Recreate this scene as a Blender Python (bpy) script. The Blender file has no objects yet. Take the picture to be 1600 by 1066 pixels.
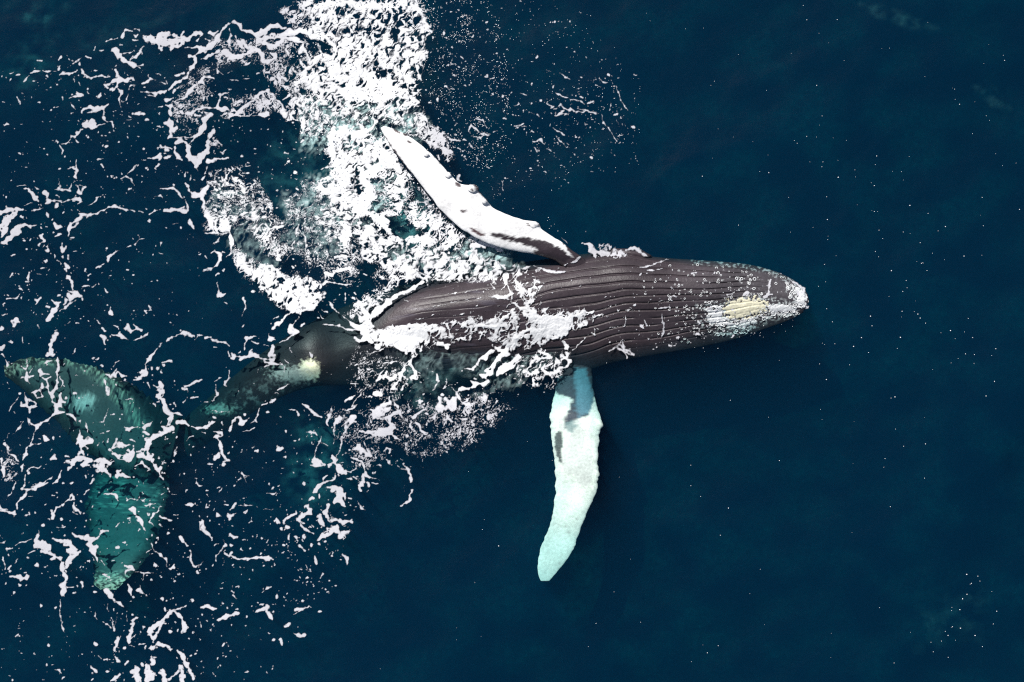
import bpy, bmesh, math, time
import numpy as np
from mathutils import Vector
from mathutils.bvhtree import BVHTree
T0 = time.time()
S = bpy.context.scene
C = S.collection
R = math.radians

# ------------------------------------------------------------------ camera, sky, sun, exposure
CAMZ = 30.0
cam = bpy.data.cameras.new('camera'); cam.sensor_width = 36.0; cam.lens = 36.0*CAMZ/16.0
cam.clip_start = 0.5; cam.clip_end = 2000
co = bpy.data.objects.new('camera', cam); C.objects.link(co); co.location = (0, 0, CAMZ); S.camera = co
SUN_EL, SUN_AZ = R(52), R(-32)            # azimuth clockwise from +Y (top of the picture)
W = bpy.data.worlds.new('World'); S.world = W; W.use_nodes = True
nt = W.node_tree; nt.nodes.clear()
sk = nt.nodes.new('ShaderNodeTexSky'); sk.sky_type = 'NISHITA'; sk.sun_disc = False
sk.sun_elevation = SUN_EL; sk.sun_rotation = SUN_AZ
bg = nt.nodes.new('ShaderNodeBackground'); bg.inputs['Strength'].default_value = 0.05
wo = nt.nodes.new('ShaderNodeOutputWorld')
nt.links.new(sk.outputs[0], bg.inputs[0]); nt.links.new(bg.outputs[0], wo.inputs[0])
sl = bpy.data.lights.new('sun', 'SUN'); sl.energy = 5.0; sl.angle = R(0.6); sl.color = (1.0, 0.965, 0.92)
so = bpy.data.objects.new('sun', sl); C.objects.link(so)
sd = Vector((math.sin(SUN_AZ)*math.cos(SUN_EL), math.cos(SUN_AZ)*math.cos(SUN_EL), math.sin(SUN_EL)))
so.rotation_euler = (-sd).to_track_quat('-Z', 'Y').to_euler(); so.location = sd*60
S.view_settings.view_transform = 'Standard'; S.view_settings.look = 'None'
S.view_settings.gamma = 1.0; S.view_settings.use_curve_mapping = False; S.view_settings.exposure = 0.0
S.cycles.use_denoising = False; S.cycles.filter_width = 1.15
S.cycles.max_bounces = 8; S.cycles.volume_bounces = 2; S.cycles.transparent_max_bounces = 24
S.cycles.transmission_bounces = 4; S.cycles.diffuse_bounces = 3; S.cycles.glossy_bounces = 3

# ------------------------------------------------------------------ helpers
rng = np.random.default_rng(7)
_P = rng.permutation(256).astype(np.int32); _P = np.concatenate([_P, _P, _P])
_A = rng.random(256)*2*np.pi; _GX = np.cos(_A).astype(np.float32); _GY = np.sin(_A).astype(np.float32)
def perlin(x, y, seed=0):
    x = np.asarray(x, np.float32) + seed*17.31; y = np.asarray(y, np.float32) + seed*9.73
    xi = np.floor(x).astype(np.int32); yi = np.floor(y).astype(np.int32)
    xf = x - xi; yf = y - yi; xi &= 255; yi &= 255
    u = xf*xf*xf*(xf*(xf*6-15)+10); v = yf*yf*yf*(yf*(yf*6-15)+10)
    def g(ix, iy, dx, dy):
        h = _P[_P[ix] + iy]; return _GX[h]*dx + _GY[h]*dy
    x1 = (xi+1) & 255; y1 = (yi+1) & 255
    a = g(xi, yi, xf, yf); b = g(x1, yi, xf-1, yf); c = g(xi, y1, xf, yf-1); d = g(x1, y1, xf-1, yf-1)
    return ((a*(1-u)+b*u)*(1-v) + (c*(1-u)+d*u)*v)*1.41
def fbm(x, y, n=4, seed=0, gain=.5):
    s = 0; a = 1.0; t = 0
    for i in range(n):
        s = s + a*perlin(x*2**i, y*2**i, seed+i*3); t += a; a *= gain
    return s/t*1.6
def sstep(a, b, x):
    t = np.clip((x-a)/(b-a), 0, 1); return t*t*(3-2*t)
PX = 0.01                                   # one photograph pixel is one centimetre of sea
def wx(px): return (np.asarray(px, float)-800)*PX
def wy(py): return (533-np.asarray(py, float))*PX
def upix(x, y): return np.asarray(x)/PX+800, 533-np.asarray(y)/PX
def wave(x, y):
    """height of the sea surface in metres"""
    x = np.asarray(x, np.float32); y = np.asarray(y, np.float32)
    a = x*.82+y*.57; b = -x*.57+y*.82
    w1 = fbm(a*.16+40, b*.28+13, 2, 21)*.16
    q = perlin(a*.5, b*.9, 31)
    w2 = (.5-np.abs(q))*.07
    w3 = fbm(a*1.4+9, b*2.2+5, 3, 41)*.022
    return (w1 + w2*.9 + w3*.75 - .02)*.72
def mesh_np(name, verts, faces, mats=(), parent=None, smooth=True, attrs=None, link=True):
    """verts (n,3) array, faces (m,k) array or list of lists"""
    me = bpy.data.meshes.new(name)
    verts = np.asarray(verts, np.float32)
    if isinstance(faces, np.ndarray):
        m, k = faces.shape
        me.vertices.add(len(verts)); me.vertices.foreach_set('co', verts.ravel())
        me.loops.add(m*k); me.loops.foreach_set('vertex_index', faces.astype(np.int32).ravel())
        me.polygons.add(m); me.polygons.foreach_set('loop_start', (np.arange(m)*k).astype(np.int32))
        me.update(calc_edges=True); me.validate()
    else:
        me.from_pydata(verts.tolist(), [], faces)
    if smooth: me.polygons.foreach_set('use_smooth', np.ones(len(me.polygons), bool))
    for m_ in mats: me.materials.append(m_)
    for an, (tp, arr) in (attrs or {}).items():
        at = me.attributes.new(an, tp, 'POINT')
        if tp == 'FLOAT': at.data.foreach_set('value', np.asarray(arr, np.float32).ravel())
        else: at.data.foreach_set('color', np.asarray(arr, np.float32).ravel())
    o = bpy.data.objects.new(name, me)
    if link: C.objects.link(o)
    if parent is not None: o.parent = parent
    return o
def tag(o, label=None, cat=None, group=None, kind=None):
    if label: o['label'] = label
    if cat: o['category'] = cat
    if group: o['group'] = group
    if kind: o['kind'] = kind
    return o
class N:
    """small node-graph helper"""
    def __init__(s, name):
        s.m = bpy.data.materials.new(name); s.m.use_nodes = True; s.t = s.m.node_tree; s.t.nodes.clear()
        s.out = s.t.nodes.new('ShaderNodeOutputMaterial')
    def n(s, typ, ins=None, **kw):
        nd = s.t.nodes.new('ShaderNode'+typ)
        for k, v in kw.items(): setattr(nd, k, v)
        for k, v in (ins or {}).items():
            if isinstance(v, bpy.types.NodeSocket): s.t.links.new(v, nd.inputs[k])
            elif isinstance(v, bpy.types.Node): s.t.links.new(v.outputs[0], nd.inputs[k])
            else: nd.inputs[k].default_value = v
        return nd
    def math(s, op, a, b=0.0, c=0.0, clamp=False): return s.n('Math', {0: a, 1: b, 2: c}, operation=op, use_clamp=clamp)
    def ramp(s, fac, stops):
        r = s.n('ValToRGB', {0: fac}); e = r.color_ramp.elements
        while len(e) < len(stops): e.new(.5)
        for i, (p, c) in enumerate(stops): e[i].position = p; e[i].color = (*c, 1) if len(c) == 3 else c
        return r
    def link(s, a, b): s.t.links.new(a.outputs[0] if isinstance(a, bpy.types.Node) else a, b)

# ------------------------------------------------------------------ sea
def water_material():
    g = N('sea_water')
    pos = g.n('NewGeometry').outputs['Position']
    mp = g.n('Mapping', {'Vector': pos, 'Rotation': (0, 0, .6), 'Scale': (1, 1.7, 1)})
    n1 = g.n('TexNoise', {'Vector': mp, 'Scale': 3.2, 'Detail': 5.0, 'Roughness': .55})
    n2 = g.n('TexNoise', {'Vector': mp, 'Scale': 14., 'Detail': 4.0, 'Roughness': .6})
    h = g.math('MULTIPLY_ADD', n2.outputs[0], .22, n1.outputs[0])
    bp = g.n('Bump', {'Height': h, 'Strength': .30, 'Distance': .03})
    fr = g.n('Fresnel', {'IOR': 1.333, 'Normal': bp})
    gl = g.n('BsdfGlossy', {'Roughness': .06, 'Normal': bp, 'Color': (1, 1, 1, 1)})
    tr = g.n('BsdfTransparent', {'Color': (1, 1, 1, 1)})
    mx = g.n('MixShader', {0: fr, 1: tr, 2: gl})
    g.link(mx, g.out.inputs['Surface'])
    sc = g.n('VolumeScatter', {'Color': (.0, .285, .64, 1), 'Density': SCAT, 'Anisotropy': .0})
    ab = g.n('VolumeAbsorption', {'Color': ABS_COL, 'Density': ABS})
    ad = g.n('AddShader', {0: sc, 1: ab})
    g.link(ad, g.out.inputs['Volume'])
    return g.m
# scattering = colour*SCAT per metre, absorption = (1-ABS_COL)*ABS per metre
SCAT = .16
ABS = 1.9; ABS_COL = (.0, .78, .815, 1)
def axis_lines(h, step, far, grow=1.16):
    a = list(np.arange(-h, h+1e-6, step)); s = step; p = a[-1]; ext = []
    while p < far: s *= grow; p += s; ext.append(p)
    return np.array([-e for e in ext[::-1]]+a+ext)
def build_sea():
    X = axis_lines(9.0, .05, 420); Y = axis_lines(6.4, .05, 420)
    gx, gy = np.meshgrid(X, Y); nx, ny = len(X), len(Y)
    z = wave(gx, gy)
    v = np.stack([gx, gy, z], -1).reshape(-1, 3)
    i = np.arange(nx*ny).reshape(ny, nx)
    f = np.stack([i[:-1, :-1], i[:-1, 1:], i[1:, 1:], i[1:, :-1]], -1).reshape(-1, 4).tolist()
    # sides and bottom close the volume
    ring = np.concatenate([i[0, :], i[1:, -1], i[-1, -2::-1], i[-2:0:-1, 0]])
    nb = len(v); vb = v[ring].copy(); vb[:, 2] = -60
    v = np.concatenate([v, vb]); k = len(ring)
    for j in range(k):
        j2 = (j+1) % k
        f.append([int(ring[j2]), int(ring[j]), nb+j, nb+j2])
    f.append([nb+j for j in range(k)][::-1])
    o = mesh_np('sea_water', v, f, [water_material()])
    tag(o, 'deep dark blue open sea with low ripples', None, None, 'structure')
    return o
build_sea()
# ------------------------------------------------------------------ whale
def skin_material():
    g = N('whale_skin')
    col = g.n('Attribute', attribute_name='skin').outputs['Color']
    pos = g.n('NewGeometry').outputs['Position']
    n1 = g.n('TexNoise', {'Vector': pos, 'Scale': 2.2, 'Detail': 6.0, 'Roughness': .6})
    n2 = g.n('TexNoise', {'Vector': pos, 'Scale': 26., 'Detail': 4.0, 'Roughness': .6})
    n3 = g.n('TexNoise', {'Vector': pos, 'Scale': 70., 'Detail': 3.0, 'Roughness': .6})
    f1 = g.n('MapRange', {0: n1.outputs[0], 1: .3, 2: .7, 3: .80, 4: 1.2})
    f2 = g.n('MapRange', {0: n2.outputs[0], 1: .3, 2: .7, 3: .86, 4: 1.14})
    f = g.math('MULTIPLY', f1, f2)
    c = g.n('VectorMath', {0: col, 3: f}, operation='SCALE')
    h = g.math('MULTIPLY_ADD', n3.outputs[0], .4, n2.outputs[0])
    bp = g.n('Bump', {'Height': h, 'Strength': .35, 'Distance': .012})
    sep = g.n('SeparateXYZ', {0: pos})
    wet = g.n('MapRange', {0: sep.outputs[2], 1: -.14, 2: .02, 3: .03, 4: .42})     # skin under water hardly reflects: the water has nearly its index
    b = g.n('BsdfPrincipled', {'Base Color': c, 'Roughness': .42, 'Normal': bp, 'Specular IOR Level': wet.outputs[0]})
    g.link(b, g.out.inputs['Surface'])
    return g.m
SKIN = skin_material()
def pl(s): return np.array([[float(v) for v in p.split(',')] for p in s.split()])

def smooth_poly(P, n, sig):
    """resample a polyline evenly and soften it"""
    P = np.asarray(P, float); d = np.r_[0, np.cumsum(np.hypot(*np.diff(P[:, :2], axis=0).T))]
    t = np.linspace(0, d[-1], n); Q = np.stack([np.interp(t, d, P[:, k]) for k in range(P.shape[1])], -1)
    if sig:
        k = np.exp(-.5*(np.arange(-3*sig, 3*sig+1)/sig)**2); k /= k.sum(); m = 3*sig
        for c in range(Q.shape[1]):
            q = np.r_[2*Q[0, c]-Q[m:0:-1, c], Q[:, c], 2*Q[-1, c]-Q[-2:-m-2:-1, c]]
            Q[:, c] = np.convolve(q, k, 'valid')
    return Q
# body edges (top, bottom) from the chin back to the tail stock; columns: x_top y_top x_bot y_bot zmax zedge
BODY = pl('1264,468,1264,472,-.00,-.04 1262,459,1261,480,.03,-.10 1256,450,1255,489,.05,-.14 1243,438,1242,497,.06,-.18 1225,428,1225,504,.08,-.22 1200,419,1202,512,.10,-.28 '
          '1170,412,1175,522,.13,-.34 1140,409,1145,532,.16,-.40 1100,406,1105,541,.20,-.46 1050,403,1055,550,.24,-.52 1010,399,1012,557,.26,-.56 '
          '985,390,985,562,.27,-.60 960,389,958,567,.27,-.64 925,394,925,578,.26,-.70 890,398,890,584,.25,-.76 850,403,855,590,.24,-.82 800,410,805,598,.24,-.86 '
          '750,417,757,604,.23,-.88 700,425,706,607,.20,-.86 650,436,655,608,.14,-.8 615,447,618,607,.07,-.72 580,460,588,606,-.01,-.64 545,474,558,605,-.08,-.55 '
          '510,489,530,603,-.09,-.40 475,508,500,603,.02,-.34 445,526,470,608,-.08,-.34 410,548,437,620,-.14,-.38 375,575,403,638,-.24,-.46 340,604,366,660,-.38,-.60 '
          '305,632,330,684,-.55,-.78 275,655,300,706,-.72,-.92 245,680,268,726,-.88,-1.04 228,700,244,728,-.98,-1.04')
def prof(u, u0):
    up = np.where(u > u0, (u-u0)/(1-u0), (u-u0)/(1+u0))
    hi = np.sqrt(np.clip(1-up**2, 0, 1)); lo = np.clip(1-np.abs(up)**1.45, 0, 1)**.82
    return np.where(u > u0, hi, lo)
def build_body():
    NS = 860
    Q = smooth_poly(BODY, NS, 0)
    q2 = smooth_poly(BODY, NS, 8)
    w = sstep(1258, 1225, Q[:, 0])[:, None]; Q = Q*(1-w)+q2*w
    A = np.stack([wx(Q[:, 0]), wy(Q[:, 1])], -1); B = np.stack([wx(Q[:, 2]), wy(Q[:, 3])], -1)
    M = (A+B)/2; H = (A-B)/2
    zmax, zed = Q[:, 4], Q[:, 5]*np.interp(Q[:, 0], [200, 560, 860, 960, 1264], [1, .72, .62, .45, .45])
    hw = np.hypot(*H.T)
    # top half: u from +1 (upper edge) to -1 (lower edge), dense; bottom half coarse
    ut = np.cos(np.linspace(0, np.pi, 15)); 
    ut = np.linspace(1, -1, 330); e = np.cos(np.linspace(0, np.pi, 330)); ut = .82*ut+.18*e
    th = np.linspace(np.pi, 2*np.pi, 42)[1:-1]; ub = np.cos(th); vb = np.sin(th)
    pxc = Q[:, 0]
    u0 = np.interp(pxc, [200, 400, 450, 515, 580, 640, 900, 1100, 1200, 1264], [0, -.1, -.3, -.35, .1, .38, .40, .25, .15, 0])
    V = []
    for i in range(NS):
        x0 = pxc[i]
        zt = zed[i] + (zmax[i]-zed[i])*prof(ut, u0[i])
        px = M[i, 0]+H[i, 0]*ut; py = M[i, 1]+H[i, 1]*ut
        # ventral pleats
        qx, qy = upix(px, py)
        amp = sstep(1215, 1130, x0)*(.32*sstep(600, 700, x0)+.68*sstep(760, 900, x0))
        wob = .06*perlin(np.full_like(ut, x0/95.), ut*1.6, 5) + .008*perlin(np.full_like(ut, x0/28.), ut*5, 6)
        ph = (ut+wob*1.0-.06*math.sin((x0-900)/190.))*7.4
        fr = np.abs(ph-np.round(ph))               # 0 on a groove
        gr = np.exp(-(fr/.10)**2); rid = np.sqrt(np.clip(1-(1-2*fr)**2, 0, 1))
        lat = sstep(-.86, -.6, ut)*sstep(.97, .86, ut)
        br = sstep(-.35, .1, perlin(np.full_like(ut, x0/60.), np.round(ph)*3.3, 9)+.28*(x0 > 800))
        zt = zt + amp*lat*(-.022*gr*br + .0015*rid)
        # low bumps and folds of skin
        zt = zt + .012*fbm(px*1.3, py*2.6, 2, 15)*np.clip((1-np.abs(ut))*4, 0, 1)
        depth = hw[i]*1.15
        pbx = M[i, 0]+H[i, 0]*ub; pby = M[i, 1]+H[i, 1]*ub
        zb = zed[i]+depth*vb
        V.append(np.concatenate([np.stack([px, py, zt], -1), np.stack([pbx, pby, zb], -1)]))
    nr = len(V[0]); V = np.concatenate(V)
    i = np.arange(NS*nr).reshape(NS, nr); j = np.roll(i, -1, 1)
    f = np.stack([i[:-1], i[1:], j[1:], j[:-1]], -1).reshape(-1, 4)
    f = f.tolist()
    f.append(list(range(nr))); f.append(list(range((NS-1)*nr, NS*nr))[::-1])
    return mesh_np('body', V, f, [SKIN])

def persp(px, py, z):
    k = (CAMZ-z)/CAMZ; return wx(px)*k, wy(py)*k
def blade(name, rows, n=260, m=26, wide=1., jag=0., seed=1, sig=5, jf=9.):
    """tapered, flattened limb between two outlines; rows: xl yl xr yr zl zr t"""
    Q = smooth_poly(rows, n, sig)
    xl, yl = persp(Q[:, 0], Q[:, 1], Q[:, 4]); xr, yr = persp(Q[:, 2], Q[:, 3], Q[:, 5])
    s = np.linspace(0, jf, n)
    w = np.hypot(xr-xl, yr-yl)
    jl = 1+jag*fbm(s, s*0+1, 3, seed); jr = 1+jag*fbm(s, s*0+5, 3, seed+4)
    mx_, my_, mz = (xl+xr)/2, (yl+yr)/2, (Q[:, 4]+Q[:, 5])/2
    th = np.linspace(0, 2*np.pi, m*2, endpoint=False)
    V = []
    for i in range(n):
        c = np.cos(th); sn = np.sin(th)
        k = np.where(c > 0, jr[i], jl[i])
        hx, hy, hz = (xr[i]-xl[i])/2, (yr[i]-yl[i])/2, (Q[i, 5]-Q[i, 4])/2
        cc = np.sign(c)*np.abs(c)**.9*k*wide
        tz = Q[i, 6]*np.sign(sn)*np.abs(sn)**.8
        V.append(np.stack([mx_[i]+hx*cc, my_[i]+hy*cc, mz[i]+hz*cc+tz], -1))
    V = np.concatenate(V); r = 2*m
    i = np.arange(n*r).reshape(n, r); j = np.roll(i, -1, 1)
    f = np.stack([i[:-1], j[:-1], j[1:], i[1:]], -1).reshape(-1, 4).tolist()
    f.append(list(range(r))[::-1]); f.append(list(range((n-1)*r, n*r)))
    return mesh_np(name, V, f, [SKIN])
# raised flipper: left/lower edge, right/upper edge, heights, half thickness
FLIP_UP = pl('905,440,925,420,-0.100,-0.100,.13 885,418,908,402,0.020,0.020,.12 868,406,892,392,0.100,0.120,.11 845,398,880,382,0.146,0.171,.10 822,393,860,370,0.144,0.196,.085 800,389,842,360,0.158,0.183,.08 '
             '782,384,838,349,0.181,0.206,.075 762,377,815,345,0.200,0.225,.07 742,368,796,340,0.217,0.242,.065 722,356,768,327,0.233,0.258,.065 700,336,752,309,0.249,0.274,.06 '
             '688,322,740,292,0.270,0.295,.06 672,303,716,289,0.281,0.306,.055 658,285,700,272,0.287,0.312,.05 644,267,680,250,0.292,0.317,.045 631,252,661,231,0.292,0.317,.04 '
             '619,238,645,219,0.289,0.314,.035 608,222,628,208,0.282,0.307,.03 599,208,612,201,0.268,0.293,.02 595,200,600,197,0.255,0.280,.008')
FLIP_DN = pl('880,540,935,545,-0.480,-0.480,.14 872,575,925,572,-0.408,-0.408,.13 870,600,926,600,-0.336,-0.336,.10 864,625,931,630,-0.240,-0.240,.08 859,650,940,655,-0.158,-0.158,.07 861,680,937,680,-0.137,-0.137,.065 '
             '865,710,934,712,-0.126,-0.126,.06 868,740,935,738,-0.126,-0.126,.055 868,770,934,765,-0.126,-0.126,.05 864,800,918,800,-0.126,-0.126,.05 860,820,909,822,-0.126,-0.126,.045 '
             '850,842,902,842,-0.137,-0.137,.04 843,862,896,860,-0.137,-0.137,.035 840,882,882,880,-0.137,-0.137,.03 840,897,868,897,-0.147,-0.147,.02 845,908,858,908,-0.147,-0.147,.008')
FLUKE_A = pl('285,650,262,742,-0.692,-0.701,.10 262,640,230,748,-0.666,-0.694,.085 235,622,196,742,-0.577,-0.674,.07 205,600,160,722,-0.420,-0.634,.055 175,585,125,702,-0.353,-0.595,.045 '
             '145,572,108,682,-0.339,-0.582,.04 112,564,92,662,-0.353,-0.562,.035 80,559,68,640,-0.353,-0.529,.03 50,558,46,618,-0.339,-0.476,.022 25,563,26,600,-0.285,-0.370,.016 6,572,8,588,-0.244,-0.264,.008')
FLUKE_B = pl('250,655,205,668,-0.945,-0.945,.10 262,700,186,705,-0.964,-0.993,.085 264,735,150,742,-0.756,-0.945,.07 264,765,138,770,-0.624,-0.869,.055 258,795,134,796,-0.586,-0.813,.045 '
             '250,825,136,825,-0.605,-0.775,.04 242,850,142,850,-0.586,-0.718,.035 228,875,146,878,-0.450,-0.558,.03 212,893,148,900,-0.324,-0.378,.02 196,908,146,914,-0.234,-0.270,.014 182,922,158,922,-0.234,-0.252,.006')
body = build_body()
limbs = [blade('flipper_up', FLIP_UP, wide=1.12, jag=.05, seed=3, jf=14, sig=3), blade('flipper_down', FLIP_DN, jag=.05, seed=11, sig=3, jf=34),
         blade('fluke_a', FLUKE_A, jag=.08, seed=21, jf=34), blade('fluke_b', FLUKE_B, jag=.08, seed=31, jf=34)]
def knob(x, y, z, rx, ry, rz):
    bm = bmesh.new(); bmesh.ops.create_icosphere(bm, subdivisions=3, radius=1)
    for v in bm.verts: v.co = Vector((v.co.x*rx, v.co.y*ry, v.co.z*rz))*(1+.12*math.sin(v.co.x*3+v.co.y*5))
    kx, ky = persp(x, y, z)
    for v in bm.verts: v.co += Vector((float(kx), float(ky), z))
    me = bpy.data.meshes.new('knob'); bm.to_mesh(me); bm.free(); me.materials.append(SKIN)
    me.polygons.foreach_set('use_smooth', np.ones(len(me.polygons), bool))
    o = bpy.data.objects.new('knob', me); C.objects.link(o); return o
limbs += [knob(834, 351, .24, .075, .055, .05), knob(739, 294, .36, .085, .06, .03), knob(757, 314, .36, .05, .04, .03), knob(700, 273, .37, .05, .045, .02), knob(666, 241, .38, .045, .035, .02),
          knob(935, 663, -.13, .075, .10, .05),
          knob(931, 740, -.13, .06, .10, .045), knob(925, 765, -.13, .06, .08, .04), knob(980, 398, -.07, .36, .11, .09)]
def union(base, others):
    try:
        for k, o in enumerate(others):
            m = base.modifiers.new('b%d' % k, 'BOOLEAN'); m.operation = 'UNION'; m.object = o; m.solver = 'MANIFOLD'
        dg = bpy.context.evaluated_depsgraph_get()
        me = bpy.data.meshes.new_from_object(base.evaluated_get(dg), depsgraph=dg)
        ok = len(me.vertices) > len(base.data.vertices)*.6
        print('union', ok, len(me.vertices))
    except Exception as ex:
        print('union failed', ex); ok = False
    base.modifiers.clear()
    if ok:
        base.data = me
    else:
        bm = bmesh.new(); bm.from_mesh(base.data)
        for o in others: bm.from_mesh(o.data)
        bm.to_mesh(base.data); bm.free()
    for o in others: bpy.data.objects.remove(o)
def fix_normals(o):
    bm = bmesh.new(); bm.from_mesh(o.data); bmesh.ops.recalc_face_normals(bm, faces=bm.faces[:]); bm.to_mesh(o.data); bm.free()
for o in [body]+limbs: fix_normals(o)
union(body, limbs)
body.data.polygons.foreach_set('use_smooth', np.ones(len(body.data.polygons), bool))
print('body verts', len(body.data.vertices), 't', time.time()-T0)

# colours of the skin: pigment by place on the animal, and a painted fade at the fluke rims
def inpoly(x, y, P):
    P = np.asarray(P, float); r = np.zeros(x.shape, bool); j = len(P)-1
    for i in range(len(P)):
        xi, yi, xj, yj = *P[i], *P[j]
        c = ((yi > y) != (yj > y)) & (x < (xj-xi)*(y-yi)/(yj-yi+1e-12)+xi); r ^= c; j = i
    return r
def dist_poly(x, y, P):
    """signed distance (positive inside) in photograph pixels"""
    P = np.asarray(P, float); d = np.full(x.shape, 1e9)
    for i in range(len(P)):
        a = P[i]; b = P[(i+1) % len(P)]; e = b-a
        t = np.clip(((x-a[0])*e[0]+(y-a[1])*e[1])/(e@e+1e-9), 0, 1)
        d = np.minimum(d, np.hypot(x-a[0]-t*e[0], y-a[1]-t*e[1]))
    return np.where(inpoly(x, y, P), d, -d)
nv = len(body.data.vertices); cv = np.empty(nv*3, np.float32); body.data.vertices.foreach_get('co', cv); cv = cv.reshape(-1, 3)
k = CAMZ/(CAMZ-cv[:, 2]); vx, vy = upix(cv[:, 0]*k, cv[:, 1]*k)          # photograph pixel of each skin vertex
n_a = fbm(vx/14, vy/14, 4, 51); n_b = fbm(vx/5, vy/5, 3, 55); n_c = fbm(vx/60, vy/60, 3, 58)
brown = np.array([.051, .039, .046]); grey = np.array([.058, .052, .060]); dark = np.array([.030, .026, .032])
t = sstep(1000, 1200, vx)[:, None]; col = brown*(1-t)+grey*t
col = col*(1+.25*n_c)[:, None]
# scuffs and pale scars on the chin
sc_ = sstep(.35, .9, n_b+.4*n_a-.15)*sstep(1030, 1170, vx)*.5
col = col*(1-sc_)[:, None]+np.array([.30, .31, .34])*sc_[:, None]
# greyer streaks on the belly
stg = sstep(.2, .8, fbm(vx/60, vy/7, 3, 61))*.35*sstep(520, 620, vx)*sstep(900, 780, vx)
col = col*(1-stg)[:, None]+np.array([.13, .12, .16])*stg[:, None]
zz = cv[:, 2]
def paint(mask, c, amt=1.):
    global col
    m = (mask*amt)[:, None]; col = col*(1-m)+np.array(c)*m
# raised flipper is white, with a dark band along its lower rear side and near the root
fl = dist_poly(vx, vy, pl('895,402 880,380 862,366 842,352 840,340 822,338 800,336 765,318 745,298 735,282 712,280 698,265 640,205 600,190 588,195 690,334 720,362 760,384 800,396 850,400 875,403'))
up = sstep(-1.5, 1.5, fl+2.2*n_b)*(zz > .08)
white = [.90, .90, .90]
paint(up, white)
band = dist_poly(vx, vy, pl('896,404 884,394 872,385 855,377 838,373 815,371 795,369 778,364 766,364 775,372 790,376 812,380 826,385 838,390 828,397 850,402 880,410'))
paint(sstep(-1.5, 2.0, band+3.5*n_b+1.0*n_a)*(zz > .02), [.032, .024, .030])
b2 = dist_poly(vx, vy, pl('733,354 746,360 758,367 752,369 738,362')); paint(sstep(-1, 1.2, b2+1.8*n_b)*(zz > .1), [.09, .05, .055])
for (x, y, rx, ry) in ((724, 330, 5, 2.2), (716, 289, 5, 3), (826, 351, 4, 1.5), (629, 200, 3, 1.5), (620, 205, 6, 2.0), (633, 210, 4, 2), (640, 222, 4, 1.6), (738, 297, 3, 2)):
    a = (vx-x)*.86+(vy-y)*.5; b = -(vx-x)*.5+(vy-y)*.86
    paint(sstep(1.3, .7, np.hypot(a/rx, b/ry)-.35*n_b)*(zz > .1), [.07, .05, .055])
# submerged flipper
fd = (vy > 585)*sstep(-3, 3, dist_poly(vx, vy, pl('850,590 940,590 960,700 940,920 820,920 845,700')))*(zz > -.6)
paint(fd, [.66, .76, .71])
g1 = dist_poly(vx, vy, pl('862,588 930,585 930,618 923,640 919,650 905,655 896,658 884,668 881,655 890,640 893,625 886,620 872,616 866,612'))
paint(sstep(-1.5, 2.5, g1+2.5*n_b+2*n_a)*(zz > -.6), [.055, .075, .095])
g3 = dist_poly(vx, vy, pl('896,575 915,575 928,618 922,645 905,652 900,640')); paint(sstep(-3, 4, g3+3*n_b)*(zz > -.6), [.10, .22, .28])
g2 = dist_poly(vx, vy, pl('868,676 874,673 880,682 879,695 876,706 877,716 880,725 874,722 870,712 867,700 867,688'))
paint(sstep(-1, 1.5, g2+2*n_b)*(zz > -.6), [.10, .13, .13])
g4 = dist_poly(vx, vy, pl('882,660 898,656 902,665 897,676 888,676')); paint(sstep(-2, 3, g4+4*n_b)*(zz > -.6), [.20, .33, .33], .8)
edge = dist_poly(vx, vy, pl('1080,402 1150,408 1205,416 1245,434 1264,462 1252,462 1238,446 1200,428 1150,419 1080,412'))
paint(sstep(-3, 3, edge)*sstep(.0, .5, n_b+.2*n_a), [.42, .48, .50], .75)
for (x, y, r) in ((885, 823, 3), (889, 832, 3), (902, 811, 2.5), (875, 880, 2.5)):
    paint(sstep(1.3, .5, np.hypot(vx-x, vy-y)/r-.5*n_b)*(vy > 700), [.45, .5, .47], .8)
# flukes: pale grey undersides, whiter mottled leading edges and tips
fk = sstep(330, 255, vx)*(vy > 540)
paint(fk*sstep(-1, .1, n_c+.4), [.095, .108, .108], .95)
paint(fk*sstep(690, 820, vy+26*n_c+12*n_a), [.12, .15, .14], .8)
va = dist_poly(vx, vy, pl('6,572 60,556 120,558 170,582 215,618 245,655 240,700 225,745 200,740 160,725 120,675 90,655 60,628 28,600'))
vb = dist_poly(vx, vy, pl('150,735 235,735 258,770 252,815 236,855 212,890 184,922 146,918 148,885 138,850 136,790'))
paint(fk*sstep(20, -2, np.maximum(va, vb)+5*n_a+3*n_b), [.018, .022, .024], .92)  # rims painted dark so the flukes dissolve into the dim water
lead = dist_poly(vx, vy, pl('0,590 6,570 60,555 120,560 160,575 200,610 222,648 232,680 205,662 180,630 150,595 110,572 60,572 30,588'))
paint(sstep(-4, 6, lead)*sstep(-.2, .5, n_b+.5*n_a), [.6, .65, .5], .55)
paint(sstep(1.6, .3, np.hypot((vx-130)/18, (vy-628)/11)-.7*n_b)*(vy > 540), [.75, .75, .7], .75)
paint(sstep(1.4, .2, np.hypot((vx-176)/34, (vy-912)/16)-.6*n_b)*sstep(-.35, .3, n_b+.4*n_a)*(vy > 870), [.6, .64, .5], .8)
paint(sstep(1.5, .4, np.hypot((vx-195)/55, (vy-775)/30))*sstep(.1, .6, n_b+.3*n_a)*(vx < 300), [.6, .6, .5], .5)
tw = sstep(600, 540, vx)*sstep(250, 330, vx); paint(tw, [.022, .022, .025], .85)
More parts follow.
